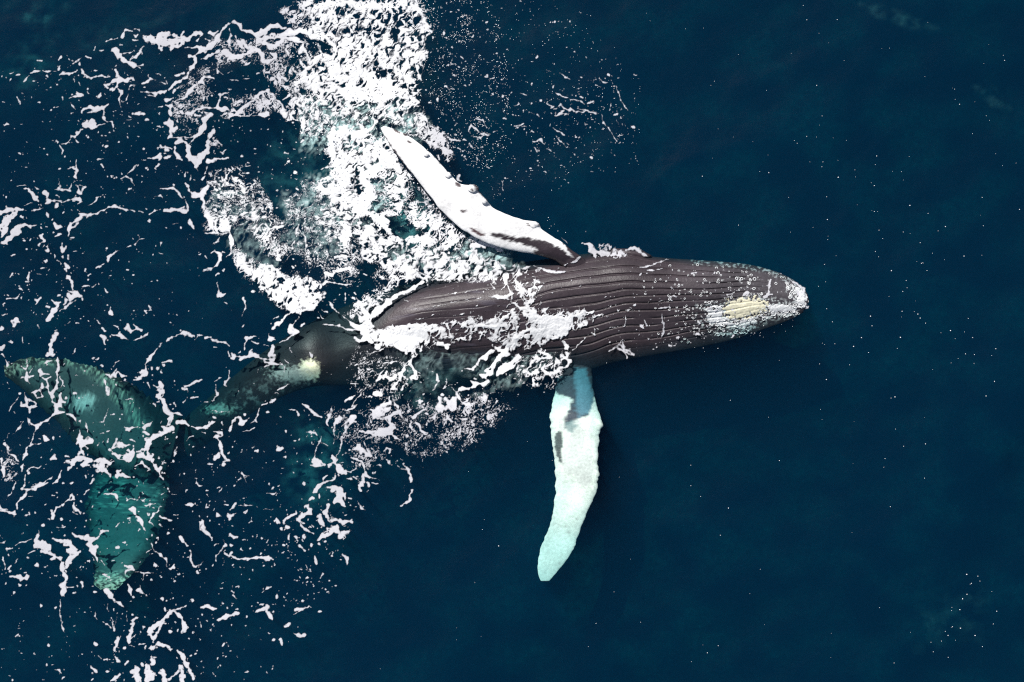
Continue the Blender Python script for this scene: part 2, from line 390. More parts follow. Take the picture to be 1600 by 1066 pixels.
# pale patch low on the tail stock
ps = np.hypot((vx-484)/16, (vy-577)/17); paint(sstep(1.25, .65, ps-.35*n_b-.2*n_a), [.80, .78, .58])
ps = np.hypot((vx-458)/40, ((vy-585)-.25*(458-vx)*-1*.3)/15); paint(sstep(1.2, .3, ps-.5*n_b)*(vx < 492), [.45, .48, .45], .7)
ps = np.hypot((vx-400)/75, (vy-(618-(vx-400)*.32))/26)
paint(sstep(1.2, .2, ps)*sstep(-.2, .6, n_a+.6*n_b)*(vx < 480)*(vx > 290), [.22, .24, .24], .6)
paint(sstep(1.3, .2, np.hypot((vx-345)/26, (vy-640)/9)-.6*n_b)*(vx < 400), [.5, .52, .45], .6)
# ragged white around the jaw tip
jaw = dist_poly(vx, vy, pl('1225,452 1240,445 1256,455 1264,470 1258,485 1240,500 1228,490 1240,475'))
paint(sstep(-4, 6, jaw)*sstep(.1, .5, n_b+.3*n_a), [.5, .55, .56], .8)
ck = dist_poly(vx, vy, pl('1125,480 1140,470 1180,466 1215,470 1240,478 1240,492 1200,500 1170,512 1130,508 1105,502'))
paint(sstep(-9, 3, ck)*sstep(-.1, .45, n_b+.3*n_a), [.62, .68, .68], .9)
ck2 = dist_poly(vx, vy, pl('1090,480 1130,476 1135,505 1180,505 1175,522 1130,524 1095,506')); paint(sstep(-10, 2, ck2)*sstep(.15, .5, n_b+.3*n_a), [.55, .62, .62], .8)
col = np.clip(col*(1+.10*n_b)[:, None], .01, .9)
at = body.data.attributes.new('skin', 'FLOAT_COLOR', 'POINT')
at.data.foreach_set('color', np.concatenate([col, np.ones((nv, 1))], 1).astype(np.float32).ravel())
whale = bpy.data.objects.new('humpback_whale', None); C.objects.link(whale); whale.location = (0, 0, 0)
tag(whale, 'dark humpback whale rolled belly-up at the surface with one white flipper raised, one under water', 'whale')
body.parent = whale
bmw = bmesh.new(); bmw.from_mesh(body.data); WH = BVHTree.FromBMesh(bmw); bmw.free()
def topz(x, y, z0=5.0):
    h = WH.ray_cast(Vector((float(x), float(y), z0)), Vector((0, 0, -1)))
    return h[0].z if h[0] is not None else -99.
print('whale', time.time()-T0)
# ------------------------------------------------------------------ where foam lies, and groove glints drawn as foam: centre lines and half widths,
# measured on enlarged tiles: (origin x, origin y, enlargement, group, strokes "x,y,half-width ...")
K = 5.922
TILES = [
(0, 0, K, 'net', '''
1330,340,12 1370,370,34 1430,380,50 1500,380,66 1560,375,76 1620,370,80
1035,470,14 1070,475,32 1110,515,30 1150,560,22 1200,590,24 1250,610,22 1300,635,12
1210,550,12 1250,530,14 1290,480,12 1335,428,8
1130,345,14 1145,310,20 1160,285,14 1230,285,6
1250,270,5 1290,285,6 1300,295,3
1245,320,8 1260,335,12 1275,320,6
1220,370,6 1275,375,6
985,385,10 1030,370,8 1090,350,8
925,465,14 955,460,8
875,445,10 870,470,8
545,555,14 565,535,14
640,555,12 675,562,8
675,590,9 705,575,9 735,560,12 755,535,6
745,605,9 745,580,9
480,530,10
350,560,12 385,570,14
545,640,12 560,615,10
95,680,9 130,668,5
150,695,7 180,685,8
275,685,6 320,672,12 370,660,7
405,655,10 440,665,9 520,655,5
215,760,11 240,735,10 265,710,6
95,755,8 105,730,8
0,670,6
25,710,7
65,715,7
550,700,8 590,680,14 640,690,16 680,675,8 712,650,7
565,735,8 575,710,6
745,645,8 770,680,14 800,720,14 850,722,8 890,712,7
885,715,5 935,700,6 970,715,12 1020,715,12
1065,650,14 1080,690,12 1100,730,34 1050,745,20 1000,775,12 975,790,12 1000,820,8
1130,730,16 1180,740,20 1230,730,14 1245,745,6
1085,760,20 1085,800,12 1050,835,10 1050,850,5
1100,825,16 1135,860,14 1110,930,8 1125,1010,5
1140,945,12 1170,920,8 1190,875,5
1200,830,7 1215,790,8 1270,785,6
690,740,6 690,765,5
735,770,14 745,800,7
720,850,6 745,880,16 650,910,7
745,880,10 775,882,6
920,900,14 930,870,8
655,950,7 675,985,9 700,1015,6
165,895,5 180,930,6 190,970,7
275,945,9
105,970,6
585,905,8 580,920,6
620,880,6
770,1050,8 790,1010,12 850,1000,20 910,1010,26 960,1000,18 1005,970,12
820,1055,9 880,1035,16
960,1020,14 965,1060,12
1230,1050,10 1290,1055,18 1350,1065,14
670,1055,8 700,1050,5
1245,955,12
1180,955,5
1320,655,8
1190,575,8 1230,520,8
1320,785,8 1360,770,12 1390,740,8 1440,745,5
1370,690,6 1375,720,6
1450,685,5 1490,700,6
1540,740,8 1550,770,10
1310,850,6 1370,855,8 1440,865,10 1520,855,10 1590,810,14
1370,885,5 1440,890,5
1465,995,6 1505,985,6
1110,415,8 1130,420,8
1150,490,6 1200,490,7 1225,470,6
1350,910,5
890,660,12 905,655,6
0,990,6
'''),
(250, 30, K, 'net', '''
0,130,40 60,180,60 110,220,60 170,180,55 180,240,40
200,170,20 260,190,20 320,140,24 380,130,18 350,190,14
240,262,7 300,268,8 350,250,16
350,250,22 400,285,30 470,260,34 520,200,26 540,150,16 590,90,12 640,50,9 700,30,9
450,120,14 490,140,14 540,110,10
420,180,10 460,200,10
700,40,12 740,60,14 760,100,16 830,120,18 890,160,26
650,90,10 660,150,12 640,200,14 650,250,14
700,150,14 730,220,26 760,280,20
560,290,26 500,330,26 430,370,18 390,380,8
600,300,30 660,340,34 720,350,26 780,330,22 850,300,20
640,380,18 690,350,20
890,160,34 960,110,34 1040,70,26 1100,60,20 1150,80,16
900,200,34 980,170,40 1060,160,40 1140,150,40 1230,120,40 1310,100,34 1370,130,26 1400,170,22 1480,170,18 1540,190,16 1590,240,16
1150,180,26 1250,190,26 1330,210,26 1310,270,24 1290,320,20
770,200,24 800,250,20 860,290,16 900,280,24 940,330,20 960,390,18 1000,400,20
960,230,26 1020,260,30 1090,230,30 1130,200,26
1040,330,30 1060,370,24 1010,390,20
1340,280,12 1380,370,10
1380,400,14 1440,360,18 1500,330,20 1560,350,20
1600,330,30 1580,420,40
1300,400,12 1340,440,14 1290,370,10
1170,280,14 1200,340,14 1180,290,8
1040,420,8 1120,420,8 1150,460,6
960,430,8 965,480,10 970,540,14
1110,510,12
1060,540,10 1075,600,16
1210,505,7 1280,510,8 1340,490,18 1380,440,16 1430,390,14
1350,500,24 1320,560,24 1260,590,22
1480,250,8 1495,310,6
1540,530,26 1560,600,26 1530,660,30 1590,640,40
1500,600,12
275,350,18 330,350,20 330,400,14 300,450,14 265,500,14 230,540,16 170,580,18 120,620,12 90,660,10
400,300,24 350,330,16
140,520,16 180,520,20 220,500,10
130,690,20 150,660,14
60,665,9 0,690,7
0,590,5 50,600,10
70,750,20 120,730,20
180,780,16 150,770,14 210,730,10 240,710,9 280,670,20 320,620,12 370,590,10 410,600,8 425,630,5
400,560,14 390,590,12 410,540,14 460,530,16 510,550,8
535,500,12 530,470,8 580,520,6
310,570,12
210,620,7 170,640,8
60,790,18 110,800,14 90,850,22 110,890,22
40,960,14 100,960,22 110,1020,18 150,1010,10
70,1060,14
190,850,12 220,880,18 290,880,20 340,850,14 400,830,14 470,820,12 540,820,26 600,830,22 650,840,10
340,900,24 370,900,16
220,920,8 290,925,8 330,940,7
540,800,12 555,750,9 565,705,8 640,680,7
550,705,5
400,800,12
480,720,14
370,730,12
390,680,7
270,750,6 290,765,4
430,870,10 470,890,14 410,940,20 395,1000,22 380,1050,24
580,900,7 620,870,7 680,870,8
690,790,14 740,760,16 780,760,6
500,1000,12
490,1050,14 560,1005,18 620,960,18 700,900,20 760,840,20 830,780,20 900,720,20 960,680,16 1010,660,8
880,750,6 960,760,6 1040,740,8 1100,755,10
930,890,22 980,880,22 880,920,8
1000,670,12 1060,710,12 1080,740,12
1100,760,12 1130,810,16 1150,880,26 1130,900,6
1140,890,22 1190,850,12
1130,740,10 1190,710,12
750,450,5 800,420,8 835,405,7
640,500,6 670,490,5
660,565,8 720,575,8
760,565,6 820,555,5
915,590,8
895,510,12 925,505,8
800,650,6
880,650,6
'''),
(480, 0, K, 'mass', '''
100,40,30 180,20,30 260,30,24
400,0,40 430,80,40 420,160,40 360,200,30
430,190,60 420,280,70 390,370,70 420,470,100 400,580,110 380,680,110 420,760,120
0,300,30 60,340,34 140,320,22 200,360,20 240,430,26 270,470,24
100,400,8 120,470,14
0,530,8 10,570,10
10,640,18 70,570,16 120,530,20 170,560,10
200,650,30 240,620,24
750,50,60 760,150,60 720,230,50 700,300,40
960,30,20 1030,90,24 1080,160,20 1110,230,20 1140,290,14 1100,330,14
640,380,50 740,380,50 840,380,40 900,410,30 940,480,40
600,400,60 560,470,50 540,560,40
680,480,30 680,560,30 700,640,30
1000,500,26 1010,560,30 1020,640,20 1040,720,14
900,500,26 930,560,26
420,790,120 560,770,80 700,790,50 820,810,40 900,830,36
300,830,80 200,830,50 110,880,26
400,900,60 470,930,40 520,1000,30
600,880,60 720,900,60 840,900,60 950,920,40
980,860,10 1010,860,10 960,890,16
1000,950,50 1040,1010,40 1060,1070,30
620,1000,40 740,1050,50 860,1010,50 960,1010,50
300,950,20 360,1020,16
130,920,20 60,960,14 30,1010,14
200,760,14 100,780,20 40,800,18
'''),
(260, 180, K, 'net', '''
360,20,22 345,90,22 320,160,22 260,200,16 240,240,12 220,270,10
430,0,8 350,30,16
620,20,20 560,70,18 480,130,18 410,190,16 390,250,16 400,290,28 370,340,28 330,390,30 290,430,36
660,10,22 740,30,18 820,20,20
880,0,20 940,5,12
90,260,22 130,240,18 180,260,20 210,300,26 200,340,22 205,390,26 250,430,40 270,480,26 290,520,8
90,290,18 90,350,14 110,390,22 150,420,14
60,150,12 90,110,8
40,60,22 30,110,12
30,200,16 100,210,8 180,210,9 250,200,10
170,560,12 175,520,6
215,600,8 225,545,5
185,630,14 200,660,14 220,700,14 270,745,20 320,740,20 350,700,20 380,670,30
330,740,26 345,790,12 350,850,20 370,900,24 400,950,26 410,1010,30
375,470,8 350,540,10
390,430,26 430,420,16 450,410,10 520,405,9 575,395,6
500,335,12 530,350,12 560,310,5
520,240,6 540,265,9 570,280,6
340,590,20 350,570,10
0,675,7 40,680,7 90,700,9 130,740,9 150,780,8
0,750,5 10,745,5
0,870,9 60,870,10 110,880,18 160,900,22 200,890,12 205,830,8 170,790,5
170,850,8 130,870,10
210,960,8 215,1010,18 250,1050,14
60,1015,4 110,1000,4
20,1050,5
130,1050,14
330,1000,8
0,400,7 30,380,7
530,1020,60 470,1050,50 560,1050,60
440,960,20
'''),
(260, 180, K, 'mass', '''
1150,20,12 1170,110,14 1200,170,10
1560,150,50 1550,200,60 1590,260,40 1580,340,50 1560,430,50
1450,720,50 1540,660,50 1590,720,60 1500,760,40
1500,960,50 1420,980,60 1560,900,40
'''),
(500, 180, K, 'mass', '''
480,20,40 540,0,60 640,0,40 760,10,40 860,20,60 960,40,36 1000,80,16
520,70,30 480,110,14 420,160,16 370,200,26
110,160,50 170,200,60 230,240,80 170,300,70 140,400,50 120,460,20
270,280,100 370,280,70 450,280,50 540,290,44 620,320,36 700,380,24
250,400,120 360,390,80 440,460,60 510,440,40
250,540,110 350,520,80 470,520,50 540,500,40
300,640,110 400,660,60 340,740,100 400,820,60
300,820,60 180,760,50 60,780,50 120,720,40
50,700,40 20,750,40 0,620,30 90,560,30
280,900,40 300,960,60 330,1040,70
440,900,30 520,960,40 590,930,26 610,1020,40
10,1000,40 40,940,30
20,870,14 100,860,12 200,900,16
20,490,12 70,480,8 110,470,8
900,60,14 920,150,14 960,190,14
1010,250,22 1060,270,22 1120,300,20 1180,330,18 1230,340,8
1000,120,8 1040,160,8 1030,210,7
1380,150,8 1390,90,12 1440,130,8 1470,160,4
1490,180,14 1540,185,12 1480,210,8 1400,205,9
1450,40,10 1510,50,6 1540,120,8
1100,220,8 1140,205,6
1180,210,14 1220,240,10 1300,230,8
1380,275,7 1420,310,8
1095,370,14 1105,410,8
1270,560,10 1280,600,8 1310,615,6
1300,490,14
1340,405,8
1320,330,9
1270,310,8 1300,320,5
'''),
(320, 340, K, 'mass', '''
60,60,50 120,90,60 180,80,60 220,130,40
240,180,24 250,240,14 245,300,5
0,140,9 80,140,9 200,150,12
330,410,20 380,470,26 430,520,34 500,590,40 560,660,44 630,730,46 720,790,56 820,840,56 900,850,50 980,820,40 1050,760,36 1110,710,26
560,450,30 620,490,40 680,540,50 740,590,60 800,620,70 880,640,70 960,620,60 1030,610,40 1070,640,24
600,620,60 700,680,60 800,740,70 900,760,60 1000,740,50 1070,700,30
1100,620,16 1140,590,16 1200,600,10 1280,620,9 1360,625,8
1130,520,24 1180,540,20 1260,480,20 1330,470,14
640,290,24 660,310,14 680,370,26 710,400,16
560,60,12 590,110,14 560,170,10 530,260,7
460,160,14 490,110,10 540,60,8
270,100,8 350,60,5 420,20,5
440,680,14 465,682,8
100,540,14 135,520,12
165,490,12 185,470,8
110,600,6 125,680,8 140,720,22 190,705,6
180,780,9 210,800,8
360,750,10 380,790,9 375,850,6 350,910,5
250,855,5
350,1010,10 370,990,5
210,360,14 240,340,7 245,290,6
130,185,6 120,210,7 70,250,5
135,160,6 230,150,7
50,320,10 90,310,12 150,350,14 150,390,14 110,450,12 60,475,9 0,485,14
165,320,8 190,320,8
0,350,6 20,380,7
625,1030,10 680,970,12 740,920,10 810,875,9
640,940,8 690,915,6
620,980,6
780,1050,12 810,1010,22 860,1050,22
870,920,8 840,960,6 810,1000,8
900,1000,9 920,985,6
1090,990,6 1160,995,7 1240,1010,7 1320,1030,9 1400,1040,16
1150,780,8 1190,830,10 1240,890,7
1270,910,6 1340,970,9 1400,1000,24 1460,1030,40 1500,1050,50
1400,740,5 1440,800,8 1470,860,18 1480,930,26
1550,780,8 1510,850,12 1500,940,30
1590,850,12 1540,930,26
1300,700,18 1310,770,12
1240,710,8
1050,870,7 1100,930,6
1090,850,8 1140,870,8
1110,800,12
1060,600,8 1000,590,5
1590,650,10 1550,680,10
810,290,12 830,230,10 850,130,8 870,60,7
760,390,5 800,330,5
925,310,7 940,260,9 925,180,9 890,140,6
920,400,4 935,340,6
1290,280,16 1330,250,14 1335,210,8
1000,110,24 1080,130,20 1140,70,40 1080,40,60
1380,110,50 1400,40,50 1400,150,20
1560,210,30 1590,270,30 1520,180,14
1010,215,6 1050,170,8
1170,190,8 1250,160,7
1410,620,10
'''),
(560, 340, K, 'mass', '''
100,100,50 170,40,50 130,180,40 150,260,34 200,330,40 260,370,26 320,350,30
200,20,40 260,90,34 320,160,30 380,220,40 330,270,50 400,290,50
480,220,50 560,190,44 620,190,44 680,220,40 640,260,40
480,320,60 560,330,60 640,340,60 700,360,50 560,400,50
500,280,40 780,360,60 820,420,50 720,440,50 640,460,40 700,500,40
740,540,20 800,520,24 880,490,30 960,450,40 1000,400,60 930,400,60
680,555,18 600,520,8 510,490,7
1040,330,70 1100,400,70 1160,440,70 1240,450,60 1320,460,50 1400,490,30
1060,270,50 1120,240,50 1200,250,34 1280,290,26 1340,310,14
1060,500,50 1150,510,44 1230,520,30 1180,540,16
880,520,10 950,510,12
430,480,22 440,450,26 400,440,8
370,450,12 350,490,14 300,540,10 285,560,9
600,600,18 520,640,22 440,690,24 360,730,24 280,780,30 210,840,30 150,900,30 110,960,30
160,660,12 140,680,10
150,770,16 180,800,16 110,820,10
0,780,7 50,850,12 80,920,24 100,1000,44 60,1050,50
30,950,24 0,900,12
1380,540,20 1360,600,14 1390,650,14 1400,700,14
1270,730,9 1300,750,12 1370,745,20 1420,720,10
1520,640,10 1510,740,10 1550,800,10 1590,860,14
1440,620,7 1480,680,9 1520,720,7
1380,760,5 1440,800,7 1500,830,10
1220,610,8 1250,660,8
1500,470,7 1590,460,9
1030,597,5 1160,592,6
830,715,5 900,703,5 1000,690,4 1100,672,5 1270,660,5
620,850,4 740,815,5 860,790,5 1000,765,4 1130,745,4 1250,730,4
460,965,4 560,940,5 700,905,4 850,880,3
880,912,6 960,895,5 1040,885,5 1100,870,4
1290,815,6 1340,808,5
950,940,5 1050,925,4 1130,905,6
1240,900,5 1290,905,4
325,965,6
1480,830,14 1430,870,14 1360,910,20 1320,950,24
1590,870,24 1530,850,24 1500,870,14
360,1020,10 430,1020,30 520,1010,34 620,1010,34 700,1020,50 800,1030,50 900,1020,44 960,980,24 1000,970,16 1060,1020,40 1160,990,30 1240,970,26 1320,960,26
600,1060,50 450,1060,40
950,1060,50 1100,1050,40 1240,1020,40
430,760,7 460,780,4
'''),
(540, 500, K, 'mass', '''
60,40,24 120,80,34 180,60,40 210,20,40 160,120,34
90,160,12 130,200,14 190,170,34 240,190,44
250,130,26 310,120,12
300,220,50 380,160,60 470,170,80 560,180,90 480,120,60 620,190,90 560,110,60
560,70,24 650,70,40 740,90,50 800,60,36 840,120,60 760,150,60
900,90,50 980,100,50 1060,70,44 1120,50,36 1000,160,44 950,140,44
1200,60,24 1290,40,24 1380,60,30 1420,30,30 1390,110,20
1110,190,22 1060,170,18
860,220,30 930,240,30 960,220,14
480,240,50 560,250,50 620,270,40 640,330,30 610,380,14 600,420,14 640,480,14 650,540,24 610,540,26
640,240,40 700,250,30
170,305,4 260,300,4 350,270,10
590,380,10 560,430,10 500,540,16 460,590,20 430,640,22 480,640,8
540,460,14 500,510,12 570,540,6 510,640,10
380,480,18 360,530,20 420,550,24 460,530,14 440,470,8
330,520,14 280,560,8 370,430,8
360,400,8 420,390,10 470,380,6
150,440,7 140,400,5
200,460,7 300,465,5
100,500,5 70,530,5
0,555,6 60,580,9 120,590,7
90,600,5
175,340,6 180,360,5
1100,455,10 1170,455,14 1220,400,16 1270,340,16 1330,300,14 1390,260,20
1360,230,16 1430,290,24 1490,270,30 1520,210,12
1500,310,30 1450,300,30 1590,170,30 1560,240,30 1590,110,16
1590,340,24 1550,380,26 1480,420,26 1430,470,30 1400,510,20 1530,440,20 1590,390,14
1440,160,9 1500,140,7
1340,500,20 1290,530,20 1240,510,14
1160,560,14 1200,590,26 1280,600,22 1310,570,24 1140,630,16 1080,630,20 1040,660,12
840,500,8 850,550,16 870,560,10 840,610,7 805,660,6
930,540,5 935,580,5 900,640,7 960,610,4
980,620,4 1020,670,12 1040,720,18 1080,780,14 1140,790,20 1170,800,6
1010,730,14
870,720,20 860,770,30 880,810,34 930,830,18 990,720,16 1000,790,24 970,830,16 920,730,16 1000,820,20
850,820,20 880,840,14
940,860,7 945,910,10 990,940,5
830,880,14 810,920,6 850,940,6
690,770,14 680,750,10 720,810,5 650,810,5
760,820,5 700,850,9 640,885,12 610,900,8
605,930,8 600,980,12 620,1020,9
640,950,7 690,980,12 700,1020,12 760,1050,12
570,780,7 590,810,8
320,680,18 290,670,20 320,700,14 280,680,10
410,710,10 400,770,26 340,790,30 310,830,26 260,880,10 400,820,26 350,860,20
230,700,10 210,720,7
0,750,12 60,720,16 100,690,7
20,830,10 80,810,8 110,790,6
60,800,6 150,690,5 190,620,4
0,940,7 50,910,14 90,900,14 0,1020,6
20,1000,6 0,1050,8
430,700,8 460,780,6 500,810,10 480,860,8
300,905,8 380,900,10 430,880,10 500,880,10 540,940,7
410,920,10 430,970,16 400,1020,26 350,1010,26 450,1000,10
130,1030,4 200,1035,10 280,1030,14 330,1050,24 420,1050,20
1080,860,16 1090,840,8
1060,915,8 1120,920,9
1130,870,8
1190,970,10 1170,940,6
1240,830,14 1270,840,10
1290,850,6
1370,885,12
1310,895,7
1330,690,6 1380,660,5
1380,780,10 1400,740,8
1440,620,8 1470,610,4
1130,1000,5
1230,1050,7
'''),
(0, 520, K, 'net', '''
490,30,20 520,10,16 480,60,24 465,110,20 460,170,24 440,200,12 490,200,18
430,190,7 420,215,8 470,220,8
520,240,18 530,290,14 520,370,10 515,440,9 510,500,10 480,540,12 450,560,20
380,285,5 420,275,12 470,270,5
350,345,18 370,380,14 440,385,6
340,360,10 350,400,7 400,430,8 460,410,8
415,440,9 420,500,14 440,550,22 470,590,22 470,640,16 500,680,18 500,730,14
545,560,9 540,620,22 525,670,16 550,690,6
545,410,9 570,440,6 555,500,8
180,310,7 220,330,14 230,380,14 230,430,12 265,485,5
220,330,8 240,290,6 225,250,6
260,370,14 290,310,4
260,415,12 300,405,8
220,560,7 230,620,12 240,670,26 190,680,12 180,650,10
280,560,9 310,545,18 350,530,9 380,590,12 330,610,8 300,570,10
260,620,12 300,640,12 320,660,10
370,480,14 370,510,12
260,690,12 250,740,7
240,680,16 310,685,12 340,690,6
500,740,12 450,790,14 420,820,14 360,850,14 320,870,20 290,850,9 250,820,9 235,790,5
520,740,9 580,735,10
600,750,8 660,770,12 690,800,8 700,830,7
320,890,10 300,940,8 280,1000,7 265,1060,6
250,820,8 255,860,5
730,815,14
785,820,7 790,870,14 795,920,7
725,900,7 725,960,10 735,1000,20 700,1045,14
760,1050,16 800,1010,24 840,1000,16 800,970,8
395,970,7 415,995,14 435,1000,6
95,945,7 160,880,9 195,830,6
50,980,4 70,940,3
60,1060,14 30,1030,10
65,460,6 75,480,4
70,720,7 85,680,8 150,600,4
0,140,26 30,110,10
0,200,18 30,220,6
50,310,16 40,260,6
930,30,26 955,50,22 965,100,10
960,155,7
983,225,6
1030,15,8 1080,30,14 1130,50,14
1100,10,14 1180,70,7
1240,65,8 1300,40,14 1360,15,18
1545,75,8 1590,40,14
1500,100,4 1450,150,7 1410,195,10 1370,240,22 1345,290,12 1345,340,9 1340,390,20 1290,420,26 1240,435,14
960,385,7 1020,400,14 1060,350,9 1070,330,6
1050,400,18 1080,370,12 1130,400,9 1165,410,4
1040,310,5 1060,275,4 1090,270,4
1095,440,5 1180,450,6
945,430,14 965,460,16 980,510,10 985,570,12 1005,520,5
660,190,4 690,165,5 695,145,3
770,130,4 785,115,3
775,590,10
1100,688,7
1130,755,9
895,830,5 940,820,7 960,790,4 1000,710,4
1360,470,12 1385,520,5
1410,480,5 1450,500,9 1500,490,14 1480,460,10
1480,540,32 1450,590,26 1440,570,20
1480,600,10 1510,650,14 1540,730,20 1580,760,14
1415,660,12 1430,680,8
1410,410,6
1360,850,26 1330,880,18 1390,830,10
1150,870,10 1190,890,16 1160,900,10
1215,880,12 1270,870,9
1310,820,12
1590,780,12 1560,850,8 1500,870,8
1600,880,24 1540,910,20 1480,950,20 1400,970,18 1370,1010,20 1340,1050,26
1320,920,12 1350,950,16
980,920,8 1020,910,5
920,940,4 950,930,4
1100,1040,24 1080,1010,12 1150,1050,16 1180,1040,10
1000,980,6 990,1020,5
1490,370,7
1590,500,5
1500,275,4 1580,265,8
1590,660,6
1480,840,8 1490,830,6
1530,990,12
1590,930,12
370,40,10
200,40,6 210,90,10
260,100,10
80,80,7 110,90,9
'''),
(0, 680, K, 'net', '''
20,85,8 50,120,14 70,170,12 130,200,9 170,250,7
0,220,16 20,290,18 30,380,18
240,130,10 230,180,14 205,230,9
190,300,20 215,270,12 180,340,8
260,310,10 300,300,8 340,305,6 370,280,4
245,330,8 250,360,7
220,370,5 215,420,6 225,470,7 200,500,5
140,430,6 120,490,8 80,550,7 55,610,4
195,500,6 250,510,14 310,500,14 340,470,20 400,440,18 450,400,9 470,380,4
280,490,14 380,460,14 440,450,12
240,540,14 190,590,12 155,630,12 160,670,12 130,710,18 80,720,14 40,705,8 0,700,8
260,560,8 310,575,4
0,640,20 20,680,16 60,690,8
480,450,8 520,430,14 545,390,9 560,330,6
640,300,20 620,330,6 680,230,18 650,270,22 610,240,12 740,220,24 700,200,14
590,260,8
790,220,18 840,230,14 760,270,18 820,280,10
870,240,30 930,240,40 1000,260,22 1045,250,7
880,320,36 940,300,44 900,290,40
980,340,12 1010,380,10
730,160,20 760,170,16 720,30,22 700,80,14
780,70,26 830,60,18 750,95,8 810,130,8
1070,340,22 1100,330,14 1060,380,12 1130,370,16 1200,385,10
1240,385,9
855,420,22 830,450,12
820,500,12 780,550,7
470,700,8 490,770,12 490,720,8 530,670,9 580,650,9 620,600,12 650,560,14 690,590,9
650,600,14 670,580,12
715,550,10
690,620,6 690,670,14 710,700,14 740,730,6
680,715,6 720,740,5
555,770,20
795,790,14
780,850,12
600,850,12 520,850,6
410,655,10 425,640,5
270,710,9
240,750,14 270,745,8
320,680,6
485,200,14 510,220,8 465,230,8 500,180,6
470,130,10 460,155,8
410,30,20 390,10,7 430,50,10
280,105,5 340,85,6 370,80,3
1080,50,16 1040,120,12 1120,100,14 1200,95,7
1040,180,22 1100,200,26 1160,220,36 1220,180,36 1180,250,20
1280,190,24 1330,200,44 1310,150,26 1350,110,20 1360,220,36 1400,180,16
1400,230,30 1430,280,18 1460,330,16 1490,380,12 1510,415,6
1370,310,14 1300,260,20 1240,295,5
1380,60,10 1400,20,20 1470,10,16
1340,40,10
1200,40,10 1250,60,6
960,545,6 1020,545,12 1060,570,14 1085,605,5
1045,515,6
1180,605,5 1230,600,6 1270,600,5
1290,590,7 1320,610,12 1340,590,8
1340,650,12 1380,635,6 1430,635,5
1200,690,14 1230,690,24 1250,730,22 1280,770,18 1310,810,14 1340,860,16 1355,880,6
1180,780,10 1210,770,12
1250,690,8
1470,690,10 1430,730,10 1400,770,10 1390,800,7 1430,840,5
1360,710,6 1380,730,12
1480,740,6 1520,770,6 1570,785,10
1500,670,6
1480,830,9 1500,845,6
1320,440,6 1330,460,6
1560,900,12
1350,920,5 1345,900,5
1355,960,8
1400,1000,8 1430,1060,7
1100,820,5 1060,850,5
1000,880,7 940,890,10 920,930,7 890,960,18
670,905,10 700,930,14 750,950,20 800,960,40 850,970,30 820,1010,30 850,1050,30
490,960,12 530,980,18 590,980,34 640,1010,30 690,1050,30
355,880,7 350,930,18 340,980,24 400,1020,60 330,1030,30 460,1030,20
300,960,6 240,985,10 180,985,8 135,1015,6
0,920,6 20,940,7
0,990,8 40,990,8 55,980,4
60,1055,12 110,1045,10
885,800,6
915,755,5
1590,240,6
1500,270,6 1490,240,4
1290,710,8
910,530,10
'''),
(250, 500, K, 'net', '''
60,190,8 110,165,12 150,150,10
160,140,14 220,130,24 270,135,18 310,150,8
320,180,6 345,150,5
365,135,10 400,150,8
430,170,20 480,155,10
490,190,14 540,200,12 600,215,10 640,250,8
500,245,8 525,255,10
620,290,12 630,330,12
650,350,8 680,350,14 660,310,6 700,335,8 760,345,8
720,310,7 745,290,8
750,375,14 790,350,12 840,320,22 900,330,26 940,360,18
860,280,10 840,290,10
790,270,8 780,220,7 800,170,14 840,160,10 900,145,6
850,205,6 910,210,14
920,170,7
960,230,5 1000,235,4
1010,130,6 1020,180,20 1060,190,7
1040,240,20 1040,290,16 1010,330,9 1060,330,12
960,370,20 1020,360,26 1060,360,12
970,400,20 1040,400,16 1120,415,12 1150,440,8 1150,480,6
970,440,8 1000,430,7
1040,80,12 1090,40,16 1130,10,14
1220,50,18 1210,100,24 1250,110,24 1280,100,12 1230,140,12 1180,180,8 1120,205,7
1310,50,9 1330,40,6
1220,300,6 1210,260,5
1410,330,14 1390,300,5 1410,350,5
1470,330,7
1520,45,5 1590,45,6
1530,350,5
1550,490,4 1590,505,7
1160,370,7 1185,400,5
1090,650,8 1140,625,8 1200,600,9
1060,670,5 1100,690,6
1020,770,14 1060,740,12 1030,740,12
970,745,5
940,790,12 990,775,7
920,820,6 900,880,5 880,930,8 890,945,10
1330,775,10 1360,800,9 1400,830,16 1440,860,12 1500,905,7
1195,820,5 1240,825,10 1270,850,7 1280,875,9
1000,860,14
220,620,12 280,600,12 340,570,12 385,550,8
200,635,8 240,640,7 245,670,4
500,570,6 550,540,7 590,530,4
280,720,8 350,710,7
400,695,5
200,770,7 225,735,7
400,770,6 440,765,6
520,600,5 510,650,7 525,690,9 490,740,8 470,760,5
600,600,14 600,570,8 630,540,10 630,470,8
610,430,6
10,395,5 80,385,8 105,395,6
0,480,7 20,490,6
0,580,20 20,650,18 10,700,14
20,740,14 30,800,20 60,850,20 90,870,10
70,920,18 100,890,12 60,960,14
0,990,10 60,1020,20 110,990,22
150,940,22 200,940,18 260,975,12
100,860,10 160,870,12 200,890,10
290,990,8 350,995,12 420,985,22 480,950,18 510,940,10
490,900,8 510,910,8
730,900,12 760,950,26 800,930,16 820,900,5
785,870,18
700,900,8 680,930,8 660,980,10 640,1020,14
770,1040,6 840,1020,10 870,1000,10
830,960,12 860,940,6
480,840,6 560,855,5 640,855,4
480,870,10
120,770,10 130,800,8
540,1030,20 560,1050,20 490,1030,6
420,1050,8 380,1040,6
1350,1030,5 1400,1035,8 1450,1060,6
1590,800,5 1560,880,5 1540,950,6 1560,990,8
1590,1000,10
570,940,8 580,980,6
720,660,8 
870,590,10
915,450,6 910,480,6
'''),
